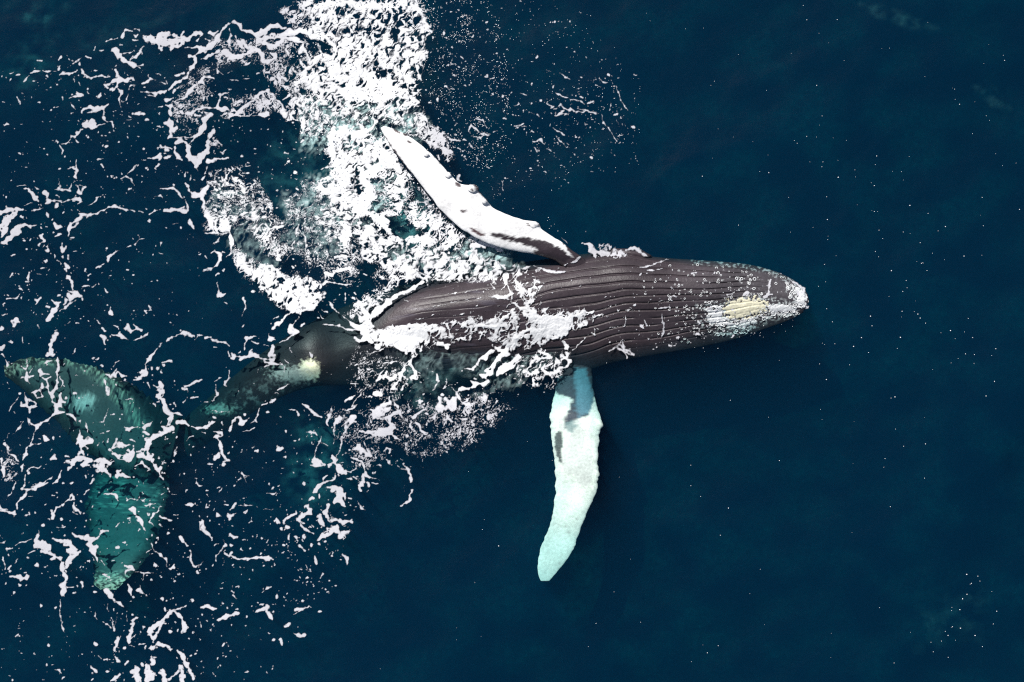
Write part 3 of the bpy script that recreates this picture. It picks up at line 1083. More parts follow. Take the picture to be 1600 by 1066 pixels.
(250, 680, K, 'net', '''
520,20,20 550,60,12 560,110,12 570,160,14 600,200,14 620,230,14
500,20,8 560,10,8
530,200,26 540,170,14 510,220,14
590,250,9 630,225,10
640,10,7
150,20,16 
300,10,8 240,55,5
150,115,6 130,170,7 125,190,10
35,110,6
90,85,6
110,245,8
10,280,8 35,245,5
15,380,14 25,410,8
480,315,6
497,333,6
534,342,5
325,395,7 345,400,3 340,450,7 370,470,6 400,470,6
425,510,10 445,510,6
430,550,12 450,570,8
260,640,18 290,645,14 225,650,5
440,640,10 430,670,6 460,660,8
205,597,6
105,552,7 150,552,5
520,620,7
520,715,8 530,740,10 560,750,5
625,715,6 640,750,18 670,745,10 705,725,5
365,750,7
130,745,7 180,725,6
80,785,10 110,785,5
170,768,9
0,750,6 50,775,6
125,860,10
80,905,14
190,945,12 220,990,12 260,1020,7
390,800,22 370,820,10 380,870,8 410,890,12 440,920,14 485,945,7
420,855,4
645,920,5 640,940,4
700,935,14 670,920,6 690,955,4
590,785,6
600,808,4
500,800,5
637,833,6
560,520,5 575,490,6
690,473,8
760,360,7 775,380,6 820,380,5
730,415,7 750,405,5
800,440,5 780,400,3
745,600,7 760,570,5
740,650,5 790,650,6 860,640,6
795,725,10 805,690,5 780,710,10
960,688,5 1040,690,4
965,713,5
830,810,8 850,790,5 850,760,3
1000,545,9 1050,545,8 1080,530,5
1095,470,9 1110,460,5
1015,455,8
970,425,7
750,140,12
805,135,6
850,130,7 870,100,4
1100,125,20 1130,120,12 1085,100,6
1140,85,5
1250,45,9
1290,35,12
1135,195,5 1175,197,7
1230,265,6
1205,240,5
990,255,6
950,292,5
675,535,12
635,500,6
665,425,6
808,970,7
995,980,9 1000,960,5
1090,1015,6
550,1000,7 505,1017,6
600,1040,8
1185,850,14
1130,880,12
1160,770,6 1210,740,7 1265,715,6 1260,690,3
1140,820,4 1150,780,5
1330,730,8 1290,760,10 1275,780,8 1300,800,5
1375,670,12 1370,640,8 1340,660,6
1400,715,12 1410,690,6 1360,720,6
1330,850,10 1310,820,5
1380,885,5 1430,910,6
1195,950,10 1205,910,6
1270,950,14 1245,935,7
1330,980,7 1320,960,5
1290,1030,9 1285,1010,6
1400,1010,12
1480,780,12 1490,740,6 1500,820,8
1380,790,7
'''),
(440, 640, K, 'net', '''
465,0,7 445,60,8 420,100,8 420,140,9
500,90,10 530,80,30 510,120,18 490,150,10 480,190,8 490,240,7 475,310,8
560,70,10 540,110,10
670,80,20 650,100,18 600,120,12 560,160,7
600,150,8 590,210,7 555,250,7 555,300,7 545,360,6 515,420,6
370,245,5 355,290,6 335,330,6 325,380,6 310,440,6
370,310,6 430,325,5
300,480,22 320,490,26 370,480,12 400,520,8 270,515,8 350,510,14
480,430,22 500,470,28 520,510,34 550,560,34 590,590,10
470,510,16 440,520,10 530,450,10
500,590,14 480,640,10 430,660,12 380,680,12 350,700,16 320,750,20 300,770,14
425,605,14 380,640,12
350,790,14 350,820,12
250,835,8 290,815,12 
470,740,26 500,720,20 550,740,24 540,800,44 500,840,30 560,850,30 590,890,14
600,820,16 590,770,12
430,890,22 420,940,30 410,990,10
600,570,6 650,575,8 690,550,7 695,500,7
640,440,7 690,450,12 740,480,8 770,530,12 775,590,12
645,480,14 660,490,14
760,600,10 760,660,16 740,690,18 700,640,8 670,620,8
770,610,12 820,625,7 860,640,8 910,665,5
840,680,14 900,690,10
640,630,14 600,630,6
630,370,14 680,370,10 720,340,22 750,370,26 790,410,18 830,430,8 770,310,10
740,400,20
730,200,5 800,210,12 850,230,14 910,200,24 970,190,28 1010,220,18 1050,260,12 1110,290,5
830,260,8 880,240,8
910,170,16 1040,170,16 1050,140,10
870,40,34 900,10,30 850,60,14 930,20,20
1000,60,12 1010,100,12 1020,130,8 960,90,6 890,80,6
1040,30,20 1090,20,16 
1000,400,14 1010,370,9 970,360,6 950,390,6
1000,470,14 970,460,10 1020,510,8
870,590,12 865,575,6
1130,500,5 1170,550,10 1190,610,14 1205,670,10
1100,550,5 1150,560,7
1210,740,7 1180,790,6 1190,830,9 1150,860,12 1100,890,9
1130,700,4 1130,760,4
1200,750,7
1210,70,10 1270,40,8 1320,5,7
1190,150,12 1210,190,9
1200,120,8
1240,130,12 1280,160,8 1310,200,8 1340,240,18
1170,245,14
1270,290,10 1240,270,5
1150,330,14 1165,310,10
1540,60,12 1560,100,8 1590,110,5
1440,20,14 1480,5,10
1420,70,10
1490,75,6
800,750,9 790,770,8
710,850,7 740,910,8 770,930,5
750,890,8
690,985,6
845,975,6
965,1010,6
240,890,14 260,930,14 280,960,14 220,970,8 170,1000,10 150,1010,10 170,1030,7
350,1010,12 370,1050,12 350,980,7
255,1015,8
500,1020,16 460,1020,8
560,1045,24 600,1040,10
655,1035,7
20,1050,6 60,1000,6 130,950,6
50,935,7
265,200,5 320,230,7
120,285,12
165,275,10
290,10,8 330,50,9 370,75,6
150,40,6
210,50,5
95,240,6
45,435,7
'''),
(0, 860, 5.174, 'net', '''
340,10,22 400,20,14 440,40,14 480,60,20 500,110,24 500,160,24 510,200,16 540,220,22 520,260,24 500,290,22 500,340,26 510,375,10
420,70,20 440,60,10
560,10,26 600,10,26 640,10,12 590,40,20 550,80,20 540,130,26
540,300,8 585,300,7
485,400,5 480,460,7 480,530,4 495,570,4 510,630,9 530,660,6
530,740,9
560,775,6
525,820,5
740,0,20 770,30,18 790,70,10 790,100,5
820,80,8 850,120,7
20,60,10 40,110,9 40,150,7
70,150,24 90,120,10
90,205,12 140,215,12 190,225,18 220,210,14 170,240,10
170,280,5
15,160,8
75,40,10
230,30,6 280,10,8
150,70,8 120,100,5
80,485,9
140,605,6
150,700,8
160,745,7
415,865,7
425,930,12
440,970,8 470,975,9 490,1000,6
100,1050,9
500,1040,8 520,1030,6
860,330,20 900,370,20 920,410,12 960,430,12 1000,465,12
860,240,8 890,220,10 840,200,7 870,190,6
1010,130,12 1050,130,16 1080,150,8 1020,170,9 1010,200,5
1085,170,5 1160,180,9 1250,183,5
1165,190,6 1150,240,4
1250,5,6 1300,30,9 1340,70,12 1350,130,6
1375,155,14
1330,170,5
1105,210,8
1040,270,8 1050,320,14 1060,365,8
1135,290,4 1130,320,4 1165,355,5
1210,355,6
1310,215,9
1265,320,7
1310,385,12
1355,310,6
1380,395,7
865,430,5 860,470,7 870,490,8
1025,520,5 1030,570,6
770,500,6 760,530,5 780,565,6
830,575,5 860,590,7 900,635,8
905,540,6 910,600,5 925,650,6 940,550,3
1390,490,14 1340,530,14 1290,580,10
1330,570,5 1290,640,12 1260,690,9
1240,620,26 1220,660,18 1230,720,9 1240,745,6
1205,660,8
1050,600,10 1070,595,8 1060,650,14 1040,700,26 1040,740,18 1090,675,6
1090,738,14
1110,713,9
1155,633,7
1130,755,16 1170,755,6
1040,770,5 1090,780,5
1230,795,24 1270,790,8
1280,750,14 1330,770,7 1370,780,10 1370,810,7
780,765,24 760,740,10
925,740,14 950,720,20 930,780,10 920,810,5 970,695,7
1335,475,9
1350,410,9
1110,520,7
820,880,5 790,855,5
930,860,7 940,890,12 970,905,8
1010,930,12 1040,900,10
1230,900,24 1220,860,7 1270,865,6
640,855,7
665,850,6
735,945,16 775,980,12
705,925,6
1080,980,30 1110,960,20 1100,1000,26 1130,1020,30 1120,1050,30
1180,930,12 1195,980,18 1220,1020,34 1200,1060,40
1310,960,14 1330,1000,16 1290,990,9 1340,1050,26
1250,980,8
930,1030,14 970,1000,9 900,1055,18
1380,655,12
345,1047,6
1390,1030,12
850,1020,9
1000,990,6
'''),
(0, 800, 3.993, 'net', '''
1240,60,8 1270,55,6 1270,100,12 1300,130,12 1325,158,6
1120,155,6 1145,180,10 1170,210,7
1190,240,8 1195,290,8 1210,335,8 1250,330,5 1265,305,5
1300,298,8
1350,300,8 1345,275,5 1380,245,6 1410,210,6 1395,175,3
1410,260,6 1460,285,8 1540,295,10 1597,280,14
1440,140,8 1480,155,8
1050,355,8 1080,350,14 1085,330,6
1090,435,14
1010,545,10
1080,540,9
1030,600,8
1100,580,8
1200,560,12
940,740,24 1000,690,16 1060,630,14 1085,615,12 1130,660,12 1160,720,16 1140,740,12
960,780,10 990,750,8 1020,690,6
1085,605,7 1140,600,6
1250,595,10 1290,590,10 1330,605,10 1350,600,8
1390,570,10
1420,600,8
1370,660,12 1420,645,16 1490,630,14
1245,680,5 1260,715,8
1210,745,10
1070,745,10
1180,790,6
950,855,20 985,820,12 1050,840,8 1060,860,12 1080,850,8
1110,860,8 1140,900,16 1165,940,18 1185,990,14 1210,1040,10
1060,1040,10 1110,990,8 1130,960,14 1150,1020,24 1140,1060,20
930,960,10 950,1010,20 920,1050,26
850,1000,30 870,1040,26
1010,990,8 1030,1030,8
960,930,14
1240,860,6
1250,800,7
1450,520,7 1480,540,5
1550,520,6
'''),
(400, 800, 3.993, 'net', '''
0,280,8 40,285,8 75,290,20 105,290,8
45,500,5 70,475,7 95,468,5
130,540,7 125,515,5
0,620,10 40,605,12 70,590,14 70,620,10 100,660,20
200,710,22 210,690,10
110,800,10
155,800,12 160,825,7
208,810,12
235,755,7 270,765,12 305,770,14
250,605,8 290,605,10 330,590,8
240,640,4 280,610,5
400,160,20 450,130,30 490,110,26 530,140,24 580,120,12
480,50,14 540,65,14 600,60,8
440,10,14 460,60,6
540,270,8 565,295,14 570,330,6
260,50,5 290,10,10 340,0,10
285,80,5 310,110,8 365,135,6
400,30,12 420,80,6
195,95,14
165,110,10
180,50,4 240,5,4
245,155,10 265,175,8
275,210,8 300,240,8
345,205,12
380,320,10 365,280,8
405,405,10 420,385,8
460,430,8
405,440,8
360,460,6
430,480,8
395,195,10
480,250,8
205,155,8
'''),
(0, 180, K, 'net', '''
800,60,22 790,100,22 850,60,34 870,90,28 840,110,20 780,90,18
870,110,12 930,95,6 980,80,6
970,20,14 960,30,14 990,60,9 1040,60,12 1060,100,9 1070,150,6
770,130,9 720,160,16 700,200,14 660,200,10 630,250,9 600,265,12 570,265,8
710,230,5 715,250,10
555,280,7 570,325,7 560,360,9
592,388,14
700,410,7 705,460,7 710,500,16 680,480,9 630,495,6
695,530,14 685,560,12 705,590,4
535,590,5 535,640,8
550,490,10 
550,660,12 530,675,8 570,690,6 500,690,5
590,690,9 640,690,9
640,670,8 680,620,6
705,605,6 750,608,6
715,660,12 720,710,14 740,720,18 760,680,10 780,660,8 730,640,10
680,775,8 730,775,20 740,800,12 720,830,8
680,770,6 620,785,8 560,800,12 490,795,14 430,785,12
520,830,28 500,860,12
230,680,20 260,675,24 290,730,28 320,760,34 340,790,12
330,670,8 360,690,6
400,715,26 430,720,14 430,755,8
150,655,5 240,645,7
220,830,5 280,810,8
345,830,12
0,890,30 40,880,26 100,870,20 150,870,20 200,870,9 230,890,9
40,840,6
0,1030,40 50,990,40 80,950,36 120,920,28 150,890,18
130,1060,12 160,1040,14 220,1020,14 300,1020,9
50,1060,24
270,890,6 310,875,7 390,865,6
425,910,14 430,940,12
230,945,7
470,958,8
490,990,4 510,1040,12 540,1030,6
450,800,12 420,810,8
730,910,10 770,920,18 740,950,20 700,985,16 650,1000,16 630,1050,12
790,940,7 850,915,12 900,900,9 960,880,7 1000,845,8 1050,840,9 1110,860,12 1160,880,7 1240,893,6
1280,890,5 1320,905,8
810,835,5 880,800,8 905,755,9
940,690,10
975,735,7
930,665,12
1045,690,10
1185,540,8 1220,500,10 1270,460,6
1115,590,3 1170,565,8 1220,600,8 1240,640,7
1380,400,14 1430,390,12 1470,390,22 1490,360,10 1475,420,10
1540,400,14 1560,380,8
1350,500,6 1380,485,6
1450,480,14 1470,460,10
1310,418,7 1350,415,7
1490,295,12 1540,290,7 1590,315,12
935,325,9
920,410,8 960,400,8
940,462,10 957,485,12
1108,250,10
1215,290,9
1170,45,5 1220,35,6
1410,78,12 
1460,110,9 1490,120,10
1205,112,8
1580,30,14 1560,80,22 1590,180,18 1560,220,18
1490,680,6 1560,680,7 1600,683,10
1440,750,7 1480,745,12 1510,765,5
1385,915,7 1430,885,7 1480,870,7
1520,880,14 1590,875,12
1485,915,5
1385,970,8
720,1005,7 630,1060,10
640,60,5 680,62,4
570,45,6
100,603,9
20,680,6
75,702,5
45,765,12
30,795,6
790,540,9
415,305,8
245,248,5
325,290,5
330,335,5
255,362,5
487,350,5
770,220,7
725,880,8
1120,533,8
700,740,8
870,505,7
630,575,6
'''),
(0, 340, K, 'net', '''
0,80,34 50,20,40 90,0,30
0,170,18 20,130,16 60,100,14
0,240,26 60,200,22 110,150,30 160,120,20 180,120,8
130,110,16 150,80,12 210,70,14 260,80,10 320,70,7
360,66,6
230,118,9
0,230,20 40,240,14
350,160,12 375,150,14 370,185,12 395,215,14 370,230,7
440,240,12 425,250,8
232,288,14
325,298,10
430,300,14 410,310,8
515,85,16 490,50,8 500,70,10 560,85,5
640,60,16 630,110,12 625,170,8
680,45,10 740,15,12
560,235,8 555,280,10 570,310,12 600,260,6 600,280,6
570,355,12 575,375,8
620,345,12 625,375,8
490,340,8 500,365,10
520,390,6 550,430,8
590,410,6 605,450,20 620,460,18
605,540,14 630,560,24 655,600,16 665,665,7
620,710,18 640,740,26 690,720,22 740,730,8 680,690,10 615,680,8
600,760,14 580,800,8
690,770,10 640,790,16 590,830,12 540,860,12
520,820,30 500,850,30 470,900,28 440,940,22 420,960,8
465,765,6 500,795,12 540,785,12
565,740,5
750,760,16
680,818,7
720,840,12
790,480,12 775,500,8 800,510,6
830,520,9 810,535,6
800,570,8
740,640,6 770,630,12 810,630,12
740,660,6
840,635,6 880,620,4
910,620,7
955,645,5 985,690,9 970,670,5
890,470,8 930,455,8 960,430,6
990,400,20 1000,370,24 1020,350,14 1060,315,6 1100,295,7
1160,275,7 1200,262,8
1245,245,8 1290,205,7 1335,192,6
1090,390,10
1230,540,13
1250,445,6
1470,320,9 1500,328,5
1385,20,9
1015,830,6 1015,880,20 1025,905,10 1000,880,10
990,810,9
1115,725,7
1375,810,8 1400,850,5 1340,870,6 1350,890,6
1115,950,9
1230,935,7
1200,905,6
1045,990,7 1080,1010,12 1090,1040,7
1160,1030,18 1170,1000,10 1200,1050,18 1250,1030,14
1240,990,14 1260,1020,12 1300,1040,18
940,1030,18 960,1050,22
880,950,6 910,985,7
740,935,10
815,955,12
770,915,8
860,935,5
830,1000,7
580,1000,4 625,965,5
335,985,6 350,1030,9
330,900,12
430,865,8
275,828,10
310,760,14 330,770,10 360,740,12 315,800,4
260,770,8
120,990,14 130,950,22 160,965,10 90,960,12 110,1010,8
0,1030,22
40,755,12 80,740,6 140,740,7 170,710,4
210,695,7
125,515,9
125,655,7
130,615,12
240,560,10 250,510,7 235,600,6
235,630,7
280,580,8
200,462,6
390,465,10 370,470,8 415,462,6
445,480,9 430,495,6
320,528,5 385,527,5
350,405,8
390,380,8
570,650,8
510,590,10
560,620,6
535,500,6
570,455,5
650,425,6
668,445,8
705,460,6
500,1050,10 520,1040,14
1275,160,8
20,820,10
45,850,8
0,900,6 50,890,5
'''),
# head and right side of the back
(750, 400, 5.33, 'mass', '''
230,130,34 150,100,50 60,110,60 0,90,60
330,110,8 400,100,8
450,80,5 530,120,7 620,135,9 700,130,7 760,125,4
700,75,5 780,60,5 830,25,5
200,170,24 220,230,14 180,280,10
120,340,8 150,355,14 230,340,14 270,320,10
290,180,12 310,230,12 350,300,10 380,360,12 400,420,14
360,250,6 370,320,6
240,400,5 300,410,8 350,440,10
400,450,24 450,470,34 510,500,40 580,500,34 640,530,40 700,570,50 760,530,44 820,480,36 880,470,30 940,480,20 1000,490,12 1030,495,5
480,560,60 420,600,70 560,590,90 640,620,90 500,640,70 700,620,50
370,650,60 320,700,40 270,750,30 210,800,30 150,850,26 100,930,24 60,960,30
800,600,40 860,560,30 920,540,20
420,560,40 350,560,24
300,470,14 250,490,18 190,530,20 150,590,24 100,600,30 50,590,30 0,620,40
240,700,16 170,760,18 100,800,20 30,850,24
700,720,30 720,760,26 740,790,8
880,690,8 840,720,6 770,790,7
920,640,9 960,660,6 940,600,8
1070,600,6 1120,590,6 1200,580,7 1215,530,6 1200,470,4
1160,630,10
1060,530,7
1335,585,16 1360,600,8
1370,540,5 1390,580,7
1325,655,9
1410,700,5
1510,490,5 1515,560,6 1530,630,8 1510,680,6
1500,720,5
1110,770,6 1160,735,5 1190,700,4 1200,760,7 1240,800,8 1280,825,7
1160,780,5 1200,800,6 1225,840,5
1170,740,4 1210,790,6 1250,780,4
1070,790,6 1150,760,6
1220,850,9
1310,800,5
1150,770,7 1260,830,5
500,790,20 560,820,20 590,850,14 480,860,16 440,840,14
700,850,12 750,880,12 720,920,12 660,940,12
600,900,16 520,940,14 560,990,18 620,970,12
470,990,10 500,960,14
400,1000,16
1030,350,4 1130,345,3
1100,405,4 1180,410,3
990,440,4 1060,437,6
1150,452,3 1230,455,4 1300,450,3
1270,350,6
1340,262,5
1370,300,6
1385,152,6
1455,192,5
1560,197,6
1590,272,6
800,212,5
745,212,4
1260,100,3 1340,100,3 1400,85,3
1370,120,3 1420,122,3 1500,110,3
1440,405,5
1380,435,5
1500,440,5 1570,437,6
1540,520,5
1580,740,7
1340,705,4
'''),
(700, 267, 5.33, 'mass', '''
1140,610,10 1180,620,24 1220,670,40 1280,680,30 1330,690,18 1360,695,8
1190,650,30 1230,720,10
1490,660,14 1540,650,22 1590,670,18
1120,600,6 1110,610,4
730,790,5 800,820,6 880,840,7 970,845,6
1010,770,5 1060,750,6 1100,720,4
760,700,10 740,720,6
620,680,4
570,690,4
440,90,6 460,160,5
90,30,8 80,60,6
190,130,8 210,160,6
1120,483,5
1150,515,5
950,560,5 1000,600,5
'''),
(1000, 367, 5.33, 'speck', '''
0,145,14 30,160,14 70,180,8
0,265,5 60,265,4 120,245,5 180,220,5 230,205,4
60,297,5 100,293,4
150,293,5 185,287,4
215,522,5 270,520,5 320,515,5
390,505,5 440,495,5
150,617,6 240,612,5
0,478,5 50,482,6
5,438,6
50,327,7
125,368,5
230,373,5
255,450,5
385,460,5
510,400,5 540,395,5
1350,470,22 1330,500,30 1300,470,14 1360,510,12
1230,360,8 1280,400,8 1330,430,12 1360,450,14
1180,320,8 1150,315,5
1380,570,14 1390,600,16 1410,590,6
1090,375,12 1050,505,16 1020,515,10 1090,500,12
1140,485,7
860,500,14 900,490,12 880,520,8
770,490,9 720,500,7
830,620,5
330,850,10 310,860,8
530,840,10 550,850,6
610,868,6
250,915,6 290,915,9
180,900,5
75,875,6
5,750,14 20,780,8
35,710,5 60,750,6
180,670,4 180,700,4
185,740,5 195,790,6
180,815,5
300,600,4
'''),  # thin specks along the throat grooves imitate sun glints
(800, 0, 3.99, 'droplets', '''
215,435,3 250,448,3
300,450,3 330,480,4 360,495,3
250,545,6 265,530,3
270,580,4 290,590,5 320,610,4 370,625,4 400,630,3
240,615,3 220,640,4
390,630,4 430,640,4 450,652,3
230,655,3 250,670,4
260,680,5 300,655,7 320,680,7 350,690,6 360,680,6 400,700,5 440,700,6 465,690,4
410,680,4 470,690,4 520,705,4 540,710,3
350,715,5 265,715,6
125,710,3 160,720,4 180,733,4
20,790,6 65,770,4 30,800,5 90,790,3
10,660,3 50,650,4
40,575,3 95,590,4
255,800,4 290,820,5 330,850,4
275,855,3 310,880,4 335,915,3
130,880,6 160,875,4 180,870,5 200,900,4
140,915,3 155,945,4
215,930,4 265,955,4
550,490,4 570,515,4 590,517,3
520,530,5 550,545,3
645,540,4 660,580,4 680,630,4 700,660,4 720,690,4
630,560,3 630,580,3
620,650,3 610,690,3
560,720,3 570,770,3 600,800,4 650,885,4
480,700,4 520,700,3
310,1035,4 340,1045,3
415,557,5
450,765,3 460,780,3
650,750,3 660,780,3
'''),
]
# areas of churned water: group, texture, strength, feather (pixels), outline in photograph pixels
AREAS = [
('splash', 'hole', .78, 10, '500,0 655,0 668,30 672,50 662,75 655,120 658,150 640,140 560,130 520,150 470,160 480,120 525,75 500,40 480,25'),
('splash', 'hole', .95, 10, '540,60 600,55 640,80 640,110 600,125 540,140 525,120 535,90'),
('splash', 'fine', .34, 10, '470,0 540,0 530,60 500,70 450,40 440,20'),
('splash', 'fine', .36, 8, '440,110 530,90 530,150 470,180 440,200 450,160 420,120'),
('splash', 'fine', .52, 8, '500,130 640,135 665,185 655,205 600,190 560,210 540,190 490,200 480,170'),
('splash', 'wisp', .5, 8, '500,150 560,150 640,160 670,190 660,215 600,200 590,230 520,210 480,190'),
('splash', 'fine', .40, 8, '660,180 690,210 710,240 700,250 660,220 630,205'),
('splash', 'fine', .38, 6, '460,180 520,190 520,220 470,215 440,230 450,200'),
('splash', 'hole', .95, 10, '510,205 550,195 600,225 625,250 590,265 570,280 585,310 565,340 550,370 540,400 530,400 530,340 525,290 515,240'),
('splash', 'fine', .34, 8, '590,225 625,250 700,340 740,370 720,400 690,390 650,300 600,290 575,270'),
('splash', 'fine', .32, 8, '590,270 640,290 690,350 720,390 680,400 630,340 600,330 585,300'),
('splash', 'wisp', .4, 8, '480,270 530,260 560,330 590,370 640,390 700,390 760,380 800,400 830,420 700,430 640,420 590,400 560,360 520,350 490,340 460,310'),
('splash', 'fine', .24, 8, '470,290 530,270 545,330 540,380 500,370 440,340 450,310'),
('splash', 'fine', .15, 10, '400,330 560,360 570,400 560,450 500,440 470,400 410,390 380,360'),
('splash', 'hole', .74, 8, '555,350 590,365 650,385 700,400 760,405 840,425 740,435 680,440 620,425 575,405 560,385'),
('splash', 'fine', .30, 8, '590,410 690,420 620,450 560,500 540,490 580,450'),
('arc', 'fine', .32, 8, '320,270 370,265 400,300 420,320 390,345 360,345 350,370 390,400 430,420 500,440 500,470 450,480 400,450 370,410 350,370 325,360 315,330 330,310'),
('arc', 'wisp', .22, 8, '330,280 380,300 420,340 440,420 400,420 350,380 320,330'),
('arc', 'fine', .25, 8, '340,260 380,260 420,300 430,350 450,400 400,400 390,330 340,300'),
('arc', 'hole', .6, 6, '370,405 400,415 430,425 470,440 500,450 490,470 465,490 440,480 405,450 375,425'),
('arc', 'fine', .26, 8, '360,150 440,140 440,180 400,185 370,215 340,240 330,225 350,200'),
('belly', 'hole', .66, 8, '560,520 600,515 680,505 760,495 820,480 870,490 930,485 900,510 870,530 820,545 770,528 700,532 650,545 600,540'),
('belly', 'wisp', .16, 10, '600,530 700,520 800,500 880,500 890,540 860,560 800,590 750,590 700,580 680,600 650,610 640,570'),
('belly', 'fine', .07, 8, '560,540 640,560 650,600 620,640 560,620 540,580'),
('belly', 'fine', .34, 6, '810,560 850,545 890,550 880,590 850,610 820,600 800,590'),
('belly', 'fine', .20, 8, '690,440 700,425 820,420 840,470 830,490 780,480 790,450'),
('belly', 'fine', .34, 6, '780,425 830,425 850,445 840,490 820,480 800,450'),
('belly', 'wisp', .2, 8, '760,560 840,540 860,570 800,610 740,620 760,590'),
('belly', 'hole', .60, 5, '935,385 950,383 985,400 960,402 940,398'),
('splash', 'wisp', .6, 10, '470,150 520,140 600,140 670,180 660,215 600,215 570,240 510,230 450,250 460,200'),
('splash', 'wisp', .7, 8, '570,255 600,240 620,280 600,320 585,340 570,310'),
('splash', 'wisp', .75, 8, '730,370 790,385 840,395 830,410 780,415 700,400'),
('splash', 'wisp', .25, 10, '440,330 520,320 560,370 520,400 440,390'),
('arc', 'wisp', .2, 8, '335,300 390,300 410,340 400,370 340,370'),
('arc', 'wisp', .25, 8, '440,300 500,300 480,340 430,350'),
('belly', 'wisp', .15, 10, '630,520 680,520 700,560 690,600 650,620 630,590'),
('belly', 'wisp', .15, 10, '690,510 800,500 880,510 860,570 800,580 740,580 690,570'),
('lower', 'fine', .07, 12, '500,640 640,620 760,620 780,600 800,640 740,700 660,720 620,700 560,760 540,700'),
('lower', 'fine', .13, 8, '680,640 760,610 790,620 770,680 720,700 690,680'),
('net', 'fine', .15, 8, '330,60 480,60 520,110 480,180 450,150 430,130 400,100 340,110'),
('net', 'fine', .11, 10, '260,180 290,120 330,100 340,150 300,220 270,210'),
('net', 'fine', .13, 8, '0,700 20,700 30,750 0,750'),
]
# loose flecks: group, density, cell (pixels), outline
FLECKS = [
('net', .33, 5.0, '0,560 40,540 260,560 340,620 380,700 260,760 240,880 120,900 0,900'),
('net', .27, 4.5, '40,110 180,60 260,80 300,200 280,300 180,320 100,200 20,140'),
('net', .30, 5.0, '20,280 120,280 140,330 110,520 0,520 0,330'),
('net', .16, 4.0, '0,100 300,100 320,540 0,540'),
('net', .33, 4.5, '250,690 420,690 450,760 420,820 300,820 250,780'),
('lower', .40, 4.5, '430,640 640,640 780,610 760,680 640,740 560,790 545,880 500,960 420,900 400,800 440,760'),
('net', .30, 4.5, '240,830 540,780 530,860 470,990 400,960 330,1066 150,1066 160,960 240,900'),
('net', .20, 4.0, '0,860 540,830 420,1066 0,1066'),
('splash', .42, 3.4, '650,0 700,0 720,60 700,160 750,200 740,260 700,230 670,180 655,100'),
('splash', .26, 3.2, '650,0 740,0 760,60 780,160 790,250 800,300 740,280 700,230 660,160'),
('splash', .30, 4.0, '300,130 560,90 560,420 420,420 330,300'),
('splash', .36, 4.0, '430,250 600,340 700,400 580,480 500,500 440,440 400,340'),
('splash', .24, 3.0, '780,120 960,120 990,200 960,250 820,260 780,200'),
('splash', .15, 3.0, '700,0 860,0 1000,120 1000,250 780,320 700,250'),
('belly', .22, 3.2, '600,420 840,420 1080,420 1200,420 1230,520 1000,560 860,500 600,520'),
('belly', .34, 3.2, '930,480 1090,450 1200,430 1240,500 1100,540 960,560'),
('belly', .36, 4.0, '520,560 700,570 860,560 880,600 780,650 560,650'),
]

# how open the thick foam is: threshold, feather, outline (lower = more dark holes)
OPEN = [
(.52, 12, '470,0 680,0 680,170 640,150 600,125 560,120 480,190 430,190 430,90 480,60'),
(.66, 10, '545,20 580,60 570,110 620,140 520,140 510,110 540,70'),
(.40, 8, '560,10 610,20 600,60 560,60 540,40'),
(.36, 8, '625,0 650,0 665,50 640,60 620,30'),
(.44, 8, '590,90 655,100 655,140 600,130'),
(.46, 8, '490,150 670,150 680,230 600,200 480,230'),
(.67, 8, '515,205 600,205 625,250 575,270 565,340 580,400 540,410 520,300'),
(.42, 8, '440,290 520,300 550,400 520,420 440,390'),
(.46, 10, '320,260 430,260 430,360 320,380'),
(.66, 8, '365,370 420,390 460,420 540,440 540,500 430,500 365,430'),
(.52, 10, '550,330 600,350 700,390 780,390 860,410 860,450 700,450 580,420'),
(.60, 10, '550,490 700,490 860,470 960,470 920,560 800,560 700,550 600,560'),
(1.0, 10, '600,510 660,510 660,545 600,545'),
(1.1, 10, '820,480 900,490 890,530 830,520'),
(.46, 8, '760,400 850,400 850,490 770,490'),
(.42, 8, '680,500 820,490 840,510 760,560 690,540'),
(.40, 8, '800,550 900,545 900,620 800,620'),
(.95, 6, '330,335 362,335 368,368 332,362'),
(.95, 6, '355,300 375,290 385,305 365,320'),
(.55, 4, '925,380 1015,380 1015,412 925,412'),
(.42, 4, '930,530 1010,530 1010,590 930,590'),
]
# openings where dark water or skin shows clean
CLEAR = ['783,398 800,390 840,397 882,400 892,407 870,413 830,415 800,409', '335,190 400,185 470,190 470,250 430,270 360,250 340,215', '610,470 700,450 780,455 800,480 700,500 610,520 600,500']
# ------------------------------------------------------------------ foam field on a fine grid (distances in photograph pixels = centimetres)
ST = 0.8
GX = np.arange(-24, 1624.01, ST, dtype=np.float32); GY = np.arange(-20, 1086.01, ST, dtype=np.float32)
gxx, gyy = np.meshgrid(GX, GY); HH, WW = gxx.shape
def up(arr, step):
    """coarse grid (spacing step, same origin) -> fine grid, bilinear"""
    fx = (GX-GX[0])/step; fy = (GY-GY[0])/step
    ix = np.minimum(fx.astype(int), arr.shape[1]-2); iy = np.minimum(fy.astype(int), arr.shape[0]-2)
    tx = (fx-ix)[None, :]; ty = (fy-iy)[:, None]
    a = arr[iy][:, ix]; b = arr[iy][:, ix+1]; c = arr[iy+1][:, ix]; d = arr[iy+1][:, ix+1]
    return ((a*(1-tx)+b*tx)*(1-ty)+(c*(1-tx)+d*tx)*ty).astype(np.float32)
def coarse(step):
    return np.meshgrid(np.arange(GX[0], GX[-1]+2*step, step, dtype=np.float32), np.arange(GY[0], GY[-1]+2*step, step, dtype=np.float32))
def cnoise(scale, seed, n=1, step=None, ax=1., ay=1.):
    step = step or max(1.6, scale/8); cx, cy = coarse(step)
    return up(fbm(cx/scale*ax, cy/scale*ay, n, seed) if n > 1 else perlin(cx/scale*ax, cy/scale*ay, seed), step)
